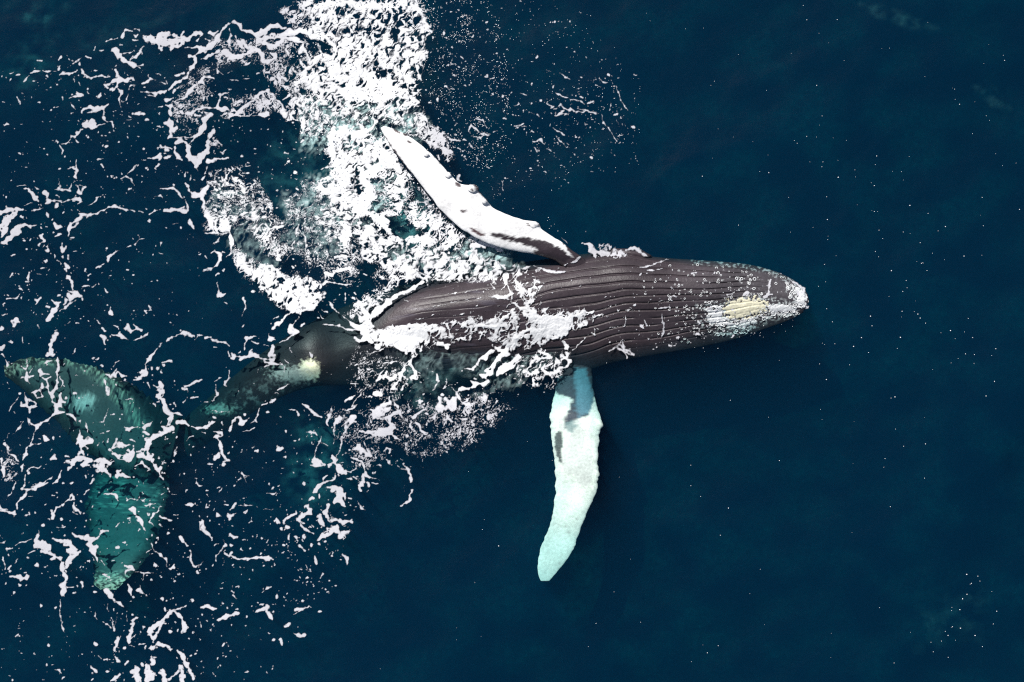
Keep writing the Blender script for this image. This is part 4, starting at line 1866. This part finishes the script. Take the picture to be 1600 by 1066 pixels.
wrx = cnoise(11, 101)*4.2 + cnoise(4.5, 103)*1.9 + cnoise(30, 105)*3
wry = cnoise(11, 102)*4.2 + cnoise(4.5, 104)*1.9 + cnoise(30, 106)*3
wxx = gxx+wrx*.5; wyy = gyy+wry*.5
GROUPS = ['net', 'splash', 'arc', 'belly', 'lower', 'speck', 'droplets', 'mass']
nmod = (.55*cnoise(9, 111, 2, step=1.6)+.35*cnoise(20, 113)).astype(np.float32)
F = np.full((HH, WW), -9, np.float32)          # distance inside foam
KS = 1.15; FK = np.zeros_like(F); FT = np.zeros_like(F)                                  # thin traced threads
def seg(ax, ay, ar, bx, by, br, wxs=wxx, wys=wyy, pad=7, tgt=None):
    R_ = max(ar, br)+pad
    x0 = int((min(ax, bx)-R_-GX[0])/ST); x1 = int((max(ax, bx)+R_-GX[0])/ST)+1
    y0 = int((min(ay, by)-R_-GY[0])/ST); y1 = int((max(ay, by)+R_-GY[0])/ST)+1
    x0 = max(x0, 0); y0 = max(y0, 0)
    if x1 <= x0 or y1 <= y0 or x0 >= WW or y0 >= HH: return
    X = wxs[y0:y1, x0:x1]-ax; Y = wys[y0:y1, x0:x1]-ay
    ex, ey = bx-ax, by-ay; L = ex*ex+ey*ey
    t = np.clip((X*ex+Y*ey)/(L+1e-9), 0, 1) if L > 0 else 0
    d = np.hypot(X-t*ex, Y-t*ey)
    v = (ar+(br-ar)*t)*(1+1.5*nmod[y0:y1, x0:x1])-d
    if tgt is None: w = F[y0:y1, x0:x1]; np.maximum(w, v, out=w)
    else: (FT if tgt else FK)[y0:y1, x0:x1] += np.exp(np.clip(v, -14, 40)/KS)      # film pulled together where threads meet
kind = 0
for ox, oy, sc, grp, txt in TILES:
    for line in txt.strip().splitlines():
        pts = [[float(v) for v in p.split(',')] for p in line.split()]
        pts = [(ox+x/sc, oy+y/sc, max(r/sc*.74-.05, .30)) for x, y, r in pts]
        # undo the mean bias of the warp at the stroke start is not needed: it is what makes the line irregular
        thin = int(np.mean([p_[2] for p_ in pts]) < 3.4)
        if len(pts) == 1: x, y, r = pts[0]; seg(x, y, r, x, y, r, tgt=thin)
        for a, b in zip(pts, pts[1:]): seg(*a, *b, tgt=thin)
F = np.maximum(KS*np.log(FK+1e-5)-.25, -9).astype(np.float32); FT = np.maximum(KS*np.log(FT+1e-5)-.25, -9).astype(np.float32)
print('strokes', time.time()-T0)
# breakup of thick foam by small holes, frayed edges
nz1 = cnoise(5, 201, step=1.6); nz2 = cnoise(2.6, 202, step=.8); nz3 = cnoise(16, 203)
F += (.55*nz1+.55*nz2)*sstep(-3, 0, F); FT += (.5*nz1+.5*nz2)*sstep(-3, 0, FT)
holes = cnoise(9, 211, 2, step=1.6)+.35*nz1
F = np.where(F > 1.6, np.minimum(F, (.50-holes)*9+.3*F), F)
def worley(cell, seed, sx=1., sy=1., rot=0., warp=1.0):
    c, s = math.cos(rot), math.sin(rot)
    X = ((gxx+wrx*warp)*c+(gyy+wry*warp)*s)/cell*sx; Y = (-(gxx+wrx*warp)*s+(gyy+wry*warp)*c)/cell*sy
    xi = np.floor(X).astype(np.int32); yi = np.floor(Y).astype(np.int32)
    f1 = np.full(X.shape, 9., np.float32); f2 = f1.copy()
    for dx in (-1, 0, 1):
        for dy in (-1, 0, 1):
            a = (xi+dx) & 255; b = (yi+dy+seed) & 255
            h = _P[_P[a]+b]; h2 = _P[h+37]
            d = np.hypot(xi+dx+(h+.5)/256.-X, yi+dy+(h2+.5)/256.-Y).astype(np.float32)
            f2 = np.minimum(f2, np.maximum(f1, d)); f1 = np.minimum(f1, d)
    return f2-f1
e1 = worley(8.5, 3, 1.15, .85, .5, .9); e2 = worley(19, 11, 1.1, .9, -.3, 1.2)
print('worley', time.time()-T0)
cx1, cy1 = coarse(.8)
def curl(scale, seed, ax, ay, rot):
    c, s_ = math.cos(rot), math.sin(rot); X = (gxx+wrx*1.3)/scale; Y = (gyy+wry*1.3)/scale
    return np.abs(perlin((X*c+Y*s_)*ax, (-X*s_+Y*c)*ay, seed)+.45*perlin((X*c+Y*s_)*ax*2.1, (-X*s_+Y*c)*ay*2.1, seed+1))
c1 = curl(10, 261, .8, 1.25, -.6); c2 = curl(17, 265, .75, 1.2, -.9)
# streaks: along the spokes of the swirl near the flipper, slanting elsewhere
ang = np.arctan2(gyy+wry*1.2-330, gxx+wrx*1.2-445); rad = np.hypot(gxx+wrx-445, gyy+wry-330)
s_rad = np.abs(perlin(ang*24, rad/30, 291)+.45*perlin(ang*52, rad/13, 292))
u_ = (gxx+wrx)*.5-(gyy+wry)*.87; v_ = (gxx+wrx)*.87+(gyy+wry)*.5
s_lin = np.abs(perlin(u_/26, v_/7.5, 293)+.45*perlin(u_/12, v_/3.6, 294))
STK = np.where(rad > 1, s_rad, 0)*sstep(235, 170, rad)+s_lin*(1-sstep(235, 170, rad))
del ang, rad, s_rad, s_lin, u_, v_
EF = np.minimum(STK*1.1+.02, np.minimum(c1*1.15+.03, c2*1.5+.03), e1*1.5+.16)      # broken curls with a trace of cells
EH = np.minimum(e1, c1*.9+.12)
gate = cnoise(14, 271, 2, step=1.6)+.55*cnoise(34, 272)
n_big = cnoise(26, 221, 2); n_mid = cnoise(10, 222, 2, step=1.6)
wn = cnoise(22, 231, 4, step=1.6, ax=1., ay=1.6); ws = cnoise(7, 232, 3, step=1.2)
wd = perlin(((gxx+wrx)*.5-(gyy+wry)*.87)/34, ((gxx+wrx)*.87+(gyy+wry)*.5)/5.5, 235)+.5*perlin(((gxx+wrx)*.5-(gyy+wry)*.87)/15, ((gxx+wrx)*.87+(gyy+wry)*.5)/2.8, 236)
MIST = np.zeros((HH, WW), np.float32); AR = np.full((HH, WW), -9, np.float32)
cx4, cy4 = coarse(4.0)
def region(polytxt, feather):
    P = pl(polytxt.replace(' ', ' ')); d = dist_poly(cx4.astype(float), cy4.astype(float), P)
    return up(sstep(-feather, feather, d+RN).astype(np.float32), 4.0)
RN = 9*fbm(cx4/26, cy4/26, 3, 281)
for grp, tex, s, feather, poly in AREAS:
    m = region(poly, feather)
    if tex == 'hole':
        D = s*m*(1+.30*n_big+.22*n_mid)
        f = (D*.80-np.minimum(EH, e2*1.3+.08)-.10*(1-m))*8.5+.5*nz2
        f = np.where(m > .02, f, -9)
    elif tex == 'fine':
        D = s*m*(1+.9*n_big+.5*n_mid)+.16*np.minimum(gate, .5)
        f = (D*.62-EF-.10*(1-m))*9+.8*nz2
        f = np.where((m > .03), f, -9)
    else:
        a = s*m*sstep(-.1, 1., wn*.7+ws*.35+wd*.75+.38*m)
        MIST = np.maximum(MIST, a); continue
    AR = np.maximum(AR, f)
F = np.maximum(F, AR)
e3 = worley(9.5, 23, .72, 1.25, -.75, 1.1); n_op = cnoise(20, 241, 2)
TH = np.full((HH, WW), 3., np.float32)
for th, feather, poly in OPEN:
    th = th*.74 if th < .7 else th
    m = region(poly, feather); TH = TH*(1-m)+th*m
F = np.where(TH < 2.0, np.minimum(F, (TH*(1+.62*n_op+.30*n_mid)-(.40*e3+.32*np.minimum(c1, .8)+.42*np.minimum(STK, .8)))*8), F)
F = np.maximum(F, FT)
for poly in CLEAR[:2]:
    m = region(poly, 5); F = np.where(m > .5, np.minimum(F, -1+0*F), F); MIST = MIST*(1-m)
# loose flecks
r2 = np.random.default_rng(99)
fxx = gxx+nz1*1.8+wrx*.15; fyy = gyy+nz3*2.+wry*.15+nz2*.8
for grp, dens, cell, poly in FLECKS:
    P = pl(poly); x0, y0 = P.min(0); x1, y1 = P.max(0)
    n = int(dens*(x1-x0)*(y1-y0)/cell**2*.38)
    X = r2.uniform(x0, x1, n); Y = r2.uniform(y0, y1, n)
    cl = perlin(X/24, Y/24, 77)+.6*perlin(X/9, Y/9, 78)
    k = inpoly(X, Y, P) & (r2.random(n) < sstep(-.5, .45, cl)*1.0+.05)
    X, Y = X[k], Y[k]; rr = np.clip(np.exp(r2.normal(-.42, .55, len(X))), .36, 2.4)*cell/4.6
    an = r2.uniform(0, np.pi, len(X)); ln = r2.exponential(.8, len(X))*rr
    for x, y, r_, a, l in zip(X, Y, rr, an, ln):
        ox_, oy_ = math.cos(a)*l, math.sin(a)*l*.7
        seg(x-ox_, y-oy_, r_, x+ox_, y+oy_, r_*.8, fxx, fyy, 4)
print('field', time.time()-T0)

MASSK = np.clip((2.2-TH)/1.2, 0, 1); K2 = np.clip((.85-TH)/.45, 0, 1)
soft = sstep(-.5, .6, wn*.7+ws*.7)
ALPHA = np.clip(F/(.95+.1*MASSK)+.30-.12*MASSK, 0, 1)*(1-(.06*MASSK+.05*K2)*(1-soft))
ALPHA = np.where(F > -.34, ALPHA, 0)
# ------------------------------------------------------------------ foam meshes
def foam_material():
    g = N('sea_foam')
    al = g.n('Attribute', attribute_name='cover').outputs['Fac']
    wh = g.n('Attribute', attribute_name='white').outputs['Fac']
    pos = g.n('NewGeometry').outputs['Position']
    n1 = g.n('TexNoise', {'Vector': pos, 'Scale': 60., 'Detail': 4.0, 'Roughness': .65})
    c = g.ramp(wh, [(0, (.52, .52, .56)), (.5, (.66, .66, .70)), (1, (.92, .93, .94))])
    f = g.n('MapRange', {0: n1.outputs[0], 1: .3, 2: .7, 3: .90, 4: 1.06})
    c2 = g.n('VectorMath', {0: c.outputs[0], 3: f}, operation='SCALE')
    bp = g.n('Bump', {'Height': n1.outputs[0], 'Strength': .15, 'Distance': .005})
    b = g.n('BsdfDiffuse', {'Color': c2, 'Roughness': .3, 'Normal': bp})
    t = g.n('BsdfTransparent')
    m = g.n('MixShader', {0: al, 1: t, 2: b})
    g.link(m, g.out.inputs['Surface'])
    return g.m
FOAM = foam_material()
WX = ((gxx-800)*PX).astype(np.float32); WY = ((533-gyy)*PX).astype(np.float32)
WZ = wave(WX, WY)
keep = ALPHA > .03
# thickness: films are thin, churned masses heap up
relief = .55+.6*fbm(gxx/17, gyy/17, 3, 301)+.12*fbm(gxx/5, gyy/5, 2, 305)
heap = sstep(0, 7, F)
mass_h = up(sstep(-40, 40, dist_poly(cx4.astype(float), cy4.astype(float), pl('480,-40 680,-40 680,190 640,300 780,400 1000,480 900,620 540,640 540,520 420,520 310,380 330,260 420,250 440,150'))).astype(np.float32), 4.0)
TK = .004+heap*(.006+.011*mass_h*np.clip(relief, 0, 1.6))*(.35+.65*MASSK)
# drape over whatever of the whale stands out of the water
onb = np.zeros((HH, WW), bool)
kc = CAMZ/(CAMZ-cv[:, 2]); 
bxl = dist_poly(cx4.astype(float), cy4.astype(float), np.r_[BODY[:, :2], BODY[::-1, 2:4]])
near = up((bxl > -12).astype(np.float32), 4.0) > .3
sub = keep & near & (gxx > 520)
ii = np.argwhere(sub); print('drape', len(ii))
BZ = np.full((HH, WW), -9., np.float32)
for a, b in ii:
    z = topz(WX[a, b], WY[a, b])
    if z < .29: BZ[a, b] = z
def blur(a, r):
    for ax in (0, 1):
        c = np.cumsum(np.pad(a, [(r+1, r) if k == ax else (0, 0) for k in (0, 1)], mode='edge').astype(np.float64), axis=ax)
        a = (np.take(c, np.arange(2*r+1, c.shape[ax]), ax)-np.take(c, np.arange(0, c.shape[ax]-2*r-1), ax))/(2*r+1)
    return a
val = (BZ > -1).astype(np.float64); BS = blur(np.where(BZ > -1, BZ, 0), 7)/np.maximum(blur(val, 7), 1e-3)
Z0 = np.maximum(WZ, np.where(BZ > -1, np.maximum(BZ, BS+.008*MASSK), -9)).astype(np.float32)
# smooth the step where foam climbs the skin
Z = Z0+.003+TK
WHITE = np.clip(.36+.50*mass_h+.55*heap*mass_h, 0, 1)
WHITE = np.where(F < .8, WHITE*.9, WHITE)
px_, py_ = gxx, gyy
def inp(poly):
    return up(inpoly(cx4.astype(float), cy4.astype(float), pl(poly)).astype(np.float32), 4.0) > .5
LAB = np.zeros((HH, WW), np.int8)                    # 0: left, upper
LAB[gyy > 530] = 1
LAB[inp('470,620 560,610 700,600 820,590 900,600 900,720 700,1100 420,1100 400,860 440,780 450,680')] = 2
LAB[inp('525,440 600,425 690,400 780,385 900,360 1300,360 1300,560 940,640 860,615 700,605 560,612 515,560 520,500')] = 3
LAB[inp('300,255 380,240 450,270 460,390 540,420 545,500 500,520 420,520 300,380')] = 4
LAB[inp('440,-40 665,-40 672,120 672,200 720,260 860,380 780,385 690,400 600,425 545,430 460,390 450,270 430,200 440,130')] = 5
LAB[inp('665,-40 1200,-40 1200,360 880,360 720,260 672,200')] = 6
NAMES = [('sea_foam', 'thin lacy foam threads spread over dark water at the left, above the flukes', 'foam'),
         ('sea_foam', 'pinkish white foam net floating over the sunken teal flukes', 'foam'),
         ('sea_foam', 'ragged foam patches trailing below the belly, left of the submerged flipper', 'foam'),
         ('sea_foam', 'thick white wash lapping along both sides of the dark pleated belly, with pleat glints drawn as foam', 'foam'),
         ('sea_foam', 'crescent of churned white foam curving round dark water left of the splash', 'foam'),
         ('sea_foam', 'broad bright column of splash foam round and above the raised flipper', 'foam'),
         ('sea_foam', 'fine scattered foam flecks on open water right of the splash column', 'foam')]
# move rim vertices onto the edge of the foam for a smooth outline
gyF, gxF = np.gradient(F, ST)
gn = gxF**2+gyF**2+1e-4
shift = np.clip(-(F+.3), -.4, .4)*((F < .1) & (F > -1.2))
sx = np.clip(shift*gxF/gn, -.38, .38); sy = np.clip(shift*gyF/gn, -.38, .38)
VX = WX+(sx*PX).astype(np.float32); VY = WY-(sy*PX).astype(np.float32)
q = keep[:-1, :-1] | keep[1:, :-1] | keep[:-1, 1:] | keep[1:, 1:]
lab_c = LAB[:-1, :-1]
idx = np.arange(HH*WW).reshape(HH, WW)
A_ = np.where(keep, ALPHA, 0)
tot = 0
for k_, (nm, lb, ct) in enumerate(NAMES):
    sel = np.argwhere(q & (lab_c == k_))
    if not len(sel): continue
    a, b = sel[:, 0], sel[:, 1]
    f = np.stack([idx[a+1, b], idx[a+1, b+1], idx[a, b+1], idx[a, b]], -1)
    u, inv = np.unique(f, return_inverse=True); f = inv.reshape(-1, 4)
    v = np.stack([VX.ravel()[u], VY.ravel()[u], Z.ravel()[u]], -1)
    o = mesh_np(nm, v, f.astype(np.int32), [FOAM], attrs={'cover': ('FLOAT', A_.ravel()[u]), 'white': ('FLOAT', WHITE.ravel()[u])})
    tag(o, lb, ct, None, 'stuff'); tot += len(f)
print('foam quads', tot, time.time()-T0)

# ------------------------------------------------------------------ clouds of fine bubbles hanging under the surface, and sheets added to lighten the water
def bubble_material():
    g = N('bubble_and_light_haze')
    al = g.n('Attribute', attribute_name='cover').outputs['Fac']
    pos = g.n('NewGeometry').outputs['Position']
    n1 = g.n('TexNoise', {'Vector': pos, 'Scale': 9., 'Detail': 6.0, 'Roughness': .7})
    f = g.n('MapRange', {0: n1.outputs[0], 1: .35, 2: .68, 3: .35, 4: 1.5})
    a = g.math('MULTIPLY', al, f, clamp=True)
    b = g.n('BsdfDiffuse', {'Color': (.75, .8, .8, 1)}); t = g.n('BsdfTransparent')
    m = g.n('MixShader', {0: a, 1: t, 2: b}); g.link(m, g.out.inputs['Surface'])
    return g.m
BUB = bubble_material()
def veil():
    # aerated water just under the surface, between and below the foam
    m = np.clip(MIST*1.5, 0, .9)[::2, ::2]; X = WX[::2, ::2]; Y = WY[::2, ::2]
    Zv = WZ[::2, ::2]-.085-.03*np.clip(wn[::2, ::2], -1, 1)
    h, w = m.shape; i = np.arange(h*w).reshape(h, w)
    f = np.stack([i[1:, :-1], i[1:, 1:], i[:-1, 1:], i[:-1, :-1]], -1).reshape(-1, 4)
    f = f[m.ravel()[f].max(1) > .03]; u, inv = np.unique(f, return_inverse=True)
    o = mesh_np('bubble_and_light_haze', np.stack([X, Y, Zv], -1).reshape(-1, 3)[u], inv.reshape(-1, 4).astype(np.int32), [BUB], attrs={'cover': ('FLOAT', m.ravel()[u])})
    return tag(o, 'milky veils of fine bubbles just under the surface among the churned foam', 'bubbles', None, 'stuff')
veil()
def cloud(poly, strength, depth, feather, label, step=3.0, sc=26, seed=400):
    P = pl(poly); x0, y0 = P.min(0)-feather; x1, y1 = P.max(0)+feather
    X, Y = np.meshgrid(np.arange(x0, x1, step), np.arange(y0, y1, step))
    d = sstep(-feather, feather, dist_poly(X, Y, P))
    a = strength*d*sstep(-.5, .7, fbm(X/sc, Y/sc*1.2, 4, seed))
    z = -depth+.06*fbm(X/30, Y/30, 2, seed+5)
    h, w = X.shape; i = np.arange(h*w).reshape(h, w)
    f = np.stack([i[1:, :-1], i[1:, 1:], i[:-1, 1:], i[:-1, :-1]], -1).reshape(-1, 4)
    m = (a.ravel()[f].max(1) > .004); f = f[m]; u, inv = np.unique(f, return_inverse=True)
    v = np.stack([wx(X), wy(Y), z], -1).reshape(-1, 3)[u]
    o = mesh_np('bubble_and_light_haze', v, inv.reshape(-1, 4).astype(np.int32), [BUB], attrs={'cover': ('FLOAT', a.ravel()[u])})
    return tag(o, label, 'bubbles', None, 'stuff')
cloud('-300,-250 1900,-250 1900,1300 -300,1300', .075, 2.2, 120, 'faint haze sheet added for the light and dark mottling of the deep blue water', step=9.0, sc=95, seed=480)  # sheet added to give the water its soft lighter and darker patches
cloud('465,660 530,670 530,790 470,800 440,760', .15, .60, 22, 'pale teal cloud of bubbles under the foam threads below the tail stock')
cloud('560,250 640,280 720,380 640,380 560,330', .45, .35, 22, 'turquoise bubble haze under lace foam beside the raised flipper', seed=410)
cloud('430,200 520,215 530,300 440,330 400,280', .10, .5, 22, 'faint bubble haze beside the bright splash column', seed=420)
cloud('630,540 720,540 710,620 660,650 620,620', .15, .25, 20, 'milky bubble haze under the wash below the belly', seed=430)
cloud('0,0 90,0 60,30 30,28', .10, .5, 14, 'dim teal haze streak imitating reflected light at the top left corner of the water', seed=440)  # haze sheet standing in for light reflected off the ripples
cloud('20,60 70,50 60,110 20,140 -10,100', .07, .6, 22, 'faint greenish smudge near the left edge above the foam', seed=450)
cloud('100,30 270,10 280,25 160,60 110,80', .03, .6, 18, 'very faint veil imitating reflected light above the topmost foam patches', seed=460)  # another added sheet, for the lighter reflecting water here
cloud('1530,130 1560,125 1590,165 1560,160', .06, .4, 6, 'small teal bubble smudge near the upper right edge', seed=470)
cloud('1350,0 1400,5 1450,25 1480,40 1430,38 1380,22', .05, .4, 6, 'thin bubble streak at the top right of the water', seed=480)
cloud('1450,940 1560,930 1540,1010 1440,1020', .025, .5, 24, 'dim bubble smudge in the lower right water', seed=490)

# ------------------------------------------------------------------ flying droplets
def ico(sub=1):
    bm = bmesh.new(); bmesh.ops.create_icosphere(bm, subdivisions=sub, radius=1)
    v = np.array([p.co[:] for p in bm.verts]); f = np.array([[q.index for q in p.verts] for p in bm.faces]); bm.free(); return v, f
IV, IF = ico()
def drops(spec, label, seed):
    r = np.random.default_rng(seed); V = []; FF = []; n = 0
    for poly, cnt, zl, zh, rl, rh in spec:
        P = pl(poly); x0, y0 = P.min(0); x1, y1 = P.max(0)
        X = r.uniform(x0, x1, cnt*4); Y = r.uniform(y0, y1, cnt*4)
        k = inpoly(X, Y, P) & (r.random(cnt*4) < sstep(-.4, .5, perlin(X/28, Y/28, seed)+.5*perlin(X/9, Y/9, seed+1)))
        X, Y = X[k][:cnt], Y[k][:cnt]
        R_ = r.uniform(0, 1, len(X))**2*(rh-rl)+rl; Zs = r.uniform(0, 1, len(X))**1.6*(zh-zl)+zl
        x, y = wx(X), wy(Y); z = wave(x, y)+Zs
        for i in range(len(X)):
            V.append(IV*R_[i]*np.array([r.uniform(.8, 1.5), r.uniform(.8, 1.5), 1])+np.array([x[i], y[i], z[i]])); FF.append(IF+n); n += len(IV)
    g = mesh_np('spray_droplets', np.concatenate(V), np.concatenate(FF).astype(np.int32), [DROP])
    return tag(g, label, 'spray', None, 'stuff')
def drop_material():
    g = N('droplet'); b = g.n('BsdfPrincipled', {'Base Color': (.82, .84, .86, 1), 'Roughness': .35}); g.link(b, g.out.inputs['Surface']); return g.m
DROP = drop_material()
drops([('655,0 760,0 790,60 800,200 760,280 720,260 680,190 665,120', 1000, .01, .5, .0025, .0075),
       ('700,0 900,0 1000,130 1000,260 800,320 740,280', 420, .01, .4, .0025, .006),
       ('620,200 740,280 900,360 900,380 760,310 640,230', 120, .01, .3, .003, .008)], 'tiny white droplets thrown to the right of the raised flipper', 5)
drops([('460,0 660,0 660,220 460,220', 420, .05, .45, .005, .012), ('480,200 600,200 700,340 560,380', 200, .05, .3, .004, .010)],
      'white droplets jumping over the bright splash column', 6)
drops([('1000,0 1600,0 1600,520 1300,520 1100,300', 80, .0, .02, .003, .007), ('1480,900 1560,890 1560,1010 1450,1040', 22, .0, .02, .004, .010),
       ('1150,220 1420,200 1600,640 1300,640', 70, .0, .02, .004, .009),
       ('800,560 1500,560 1500,1060 560,1060', 60, .0, .02, .003, .008), ('930,400 1250,420 1240,540 1000,560', 60, .22, .28, .003, .006)],
      'few lone white flecks dotted over the calm dark water at the right', 8)

# ------------------------------------------------------------------ barnacles and callused patches on the chin
def plain(name, c, r=.7, noise=0., scale=40):
    g = N(name); pos = g.n('NewGeometry').outputs['Position']
    n = g.n('TexNoise', {'Vector': pos, 'Scale': float(scale), 'Detail': 4.0})
    f = g.n('MapRange', {0: n.outputs[0], 1: .3, 2: .7, 3: 1-noise, 4: 1+noise})
    cc = g.n('VectorMath', {0: tuple(c), 3: f}, operation='SCALE')
    bp = g.n('Bump', {'Height': n.outputs[0], 'Strength': .3, 'Distance': .008})
    b = g.n('BsdfPrincipled', {'Base Color': cc, 'Roughness': r, 'Normal': bp}); g.link(b, g.out.inputs['Surface']); return g.m
BARN = plain('barnacle_shell', (.72, .74, .75), .7, .25, 60)
CREAM = plain('cream_callus', (.74, .71, .53), .8, .18, 30)
r = np.random.default_rng(31)
th = np.linspace(0, 2*np.pi, 9)[:-1]; ph = np.linspace(0, 2*np.pi, 5)[:-1]
TV = np.array([[(1+.34*math.cos(b))*math.cos(a), (1+.34*math.cos(b))*math.sin(a), .34*math.sin(b)] for a in th for b in ph])
TF = np.array([[i*4+j, ((i+1) % 8)*4+j, ((i+1) % 8)*4+(j+1) % 4, i*4+(j+1) % 4] for i in range(8) for j in range(4)])
spec = [('1040,410 1100,408 1180,416 1230,432 1215,450 1130,440 1060,440', 45, .009, .026), ('1100,440 1170,435 1200,455 1180,470 1120,480 1090,470', 55, .007, .020),
        ('1050,480 1120,470 1140,500 1120,525 1060,515', 75, .007, .020), ('1110,500 1180,498 1170,520 1120,528', 60, .009, .024),
        ('1180,480 1245,475 1250,492 1190,500', 90, .010, .024), ('1225,440 1258,455 1264,475 1250,485 1235,470', 80, .010, .024), ('1000,430 1100,440 1100,540 1010,540', 70, .006, .018)]
V = []; FF = []; n = 0
for poly, cnt, rl, rh in spec:
    P = pl(poly); X = r.uniform(P[:, 0].min(), P[:, 0].max(), cnt*3); Y = r.uniform(P[:, 1].min(), P[:, 1].max(), cnt*3)
    k = inpoly(X, Y, P); X, Y = X[k][:cnt], Y[k][:cnt]
    for x, y in zip(wx(X), wy(Y)):
        z = topz(x, y)
        if z < -1: continue
        s = r.uniform(rl, rh)*(.75 if r.random() < .6 else 1)
        a = r.uniform(0, 6.28); tv = TV*np.array([s*r.uniform(.7, 1.2), s*r.uniform(.7, 1.1), s])
        V.append(np.stack([tv[:, 0]*math.cos(a)-tv[:, 1]*math.sin(a)+x, tv[:, 0]*math.sin(a)+tv[:, 1]*math.cos(a)+y, tv[:, 2]+z+.002], -1)); FF.append(TF+n); n += 32
bo = mesh_np('barnacle_cluster', np.concatenate(V), np.concatenate(FF).astype(np.int32), [BARN], parent=whale)
bo['kind'] = 'stuff'; bo['label'] = 'pale ring barnacles scattered over the chin pleats'
def callus(poly, mat, label, h=.025, step=1.0, fray=3.5, seed=500, name='callus_patch'):
    P = pl(poly); x0, y0 = P.min(0)-6; x1, y1 = P.max(0)+6
    X, Y = np.meshgrid(np.arange(x0, x1, step), np.arange(y0, y1, step))
    d = dist_poly(X, Y, P)+fray*fbm(X/5, Y/5, 3, seed)+1.5*fbm(X/2.2, Y/2.2, 2, seed+3)
    Zt = np.array([[topz(a, b) for a, b in zip(ra, rb)] for ra, rb in zip(wx(X), wy(Y))])
    z = Zt+h*sstep(-1, 5, d)*(.8+.3*fbm(X/7, Y/7, 2, seed+7))-.004
    hh, ww = X.shape; i = np.arange(hh*ww).reshape(hh, ww)
    f = np.stack([i[1:, :-1], i[1:, 1:], i[:-1, 1:], i[:-1, :-1]], -1).reshape(-1, 4)
    f = f[(d.ravel()[f].max(1) > 0) & (Zt.ravel()[f].min(1) > -1)]; u, inv = np.unique(f, return_inverse=True)
    v = np.stack([wx(X), wy(Y), z], -1).reshape(-1, 3)[u]
    o = mesh_np(name, v, inv.reshape(-1, 4).astype(np.int32), [mat], parent=whale); o['label'] = label; return o
callus('1129,494 1131,474 1150,467 1180,465 1200,474 1197,487 1176,493 1160,499 1140,498', CREAM, 'cream yellow callused patch on the chin', h=.012, fray=10)
callus('1098,484 1128,474 1130,498 1150,502 1185,494 1180,508 1150,516 1110,506', BARN, 'mottled white patch below the cream callus', h=.012, fray=9, seed=560)
callus('1196,478 1215,474 1238,476 1242,486 1225,490 1205,489', BARN, 'greyish white ragged patch near the jaw tip', h=.018, fray=6, seed=520)
callus('1240,446 1252,452 1262,466 1258,480 1246,478 1244,462', BARN, 'white crusted tip of the jaw', h=.018, fray=6, seed=540)
print('all', time.time()-T0)
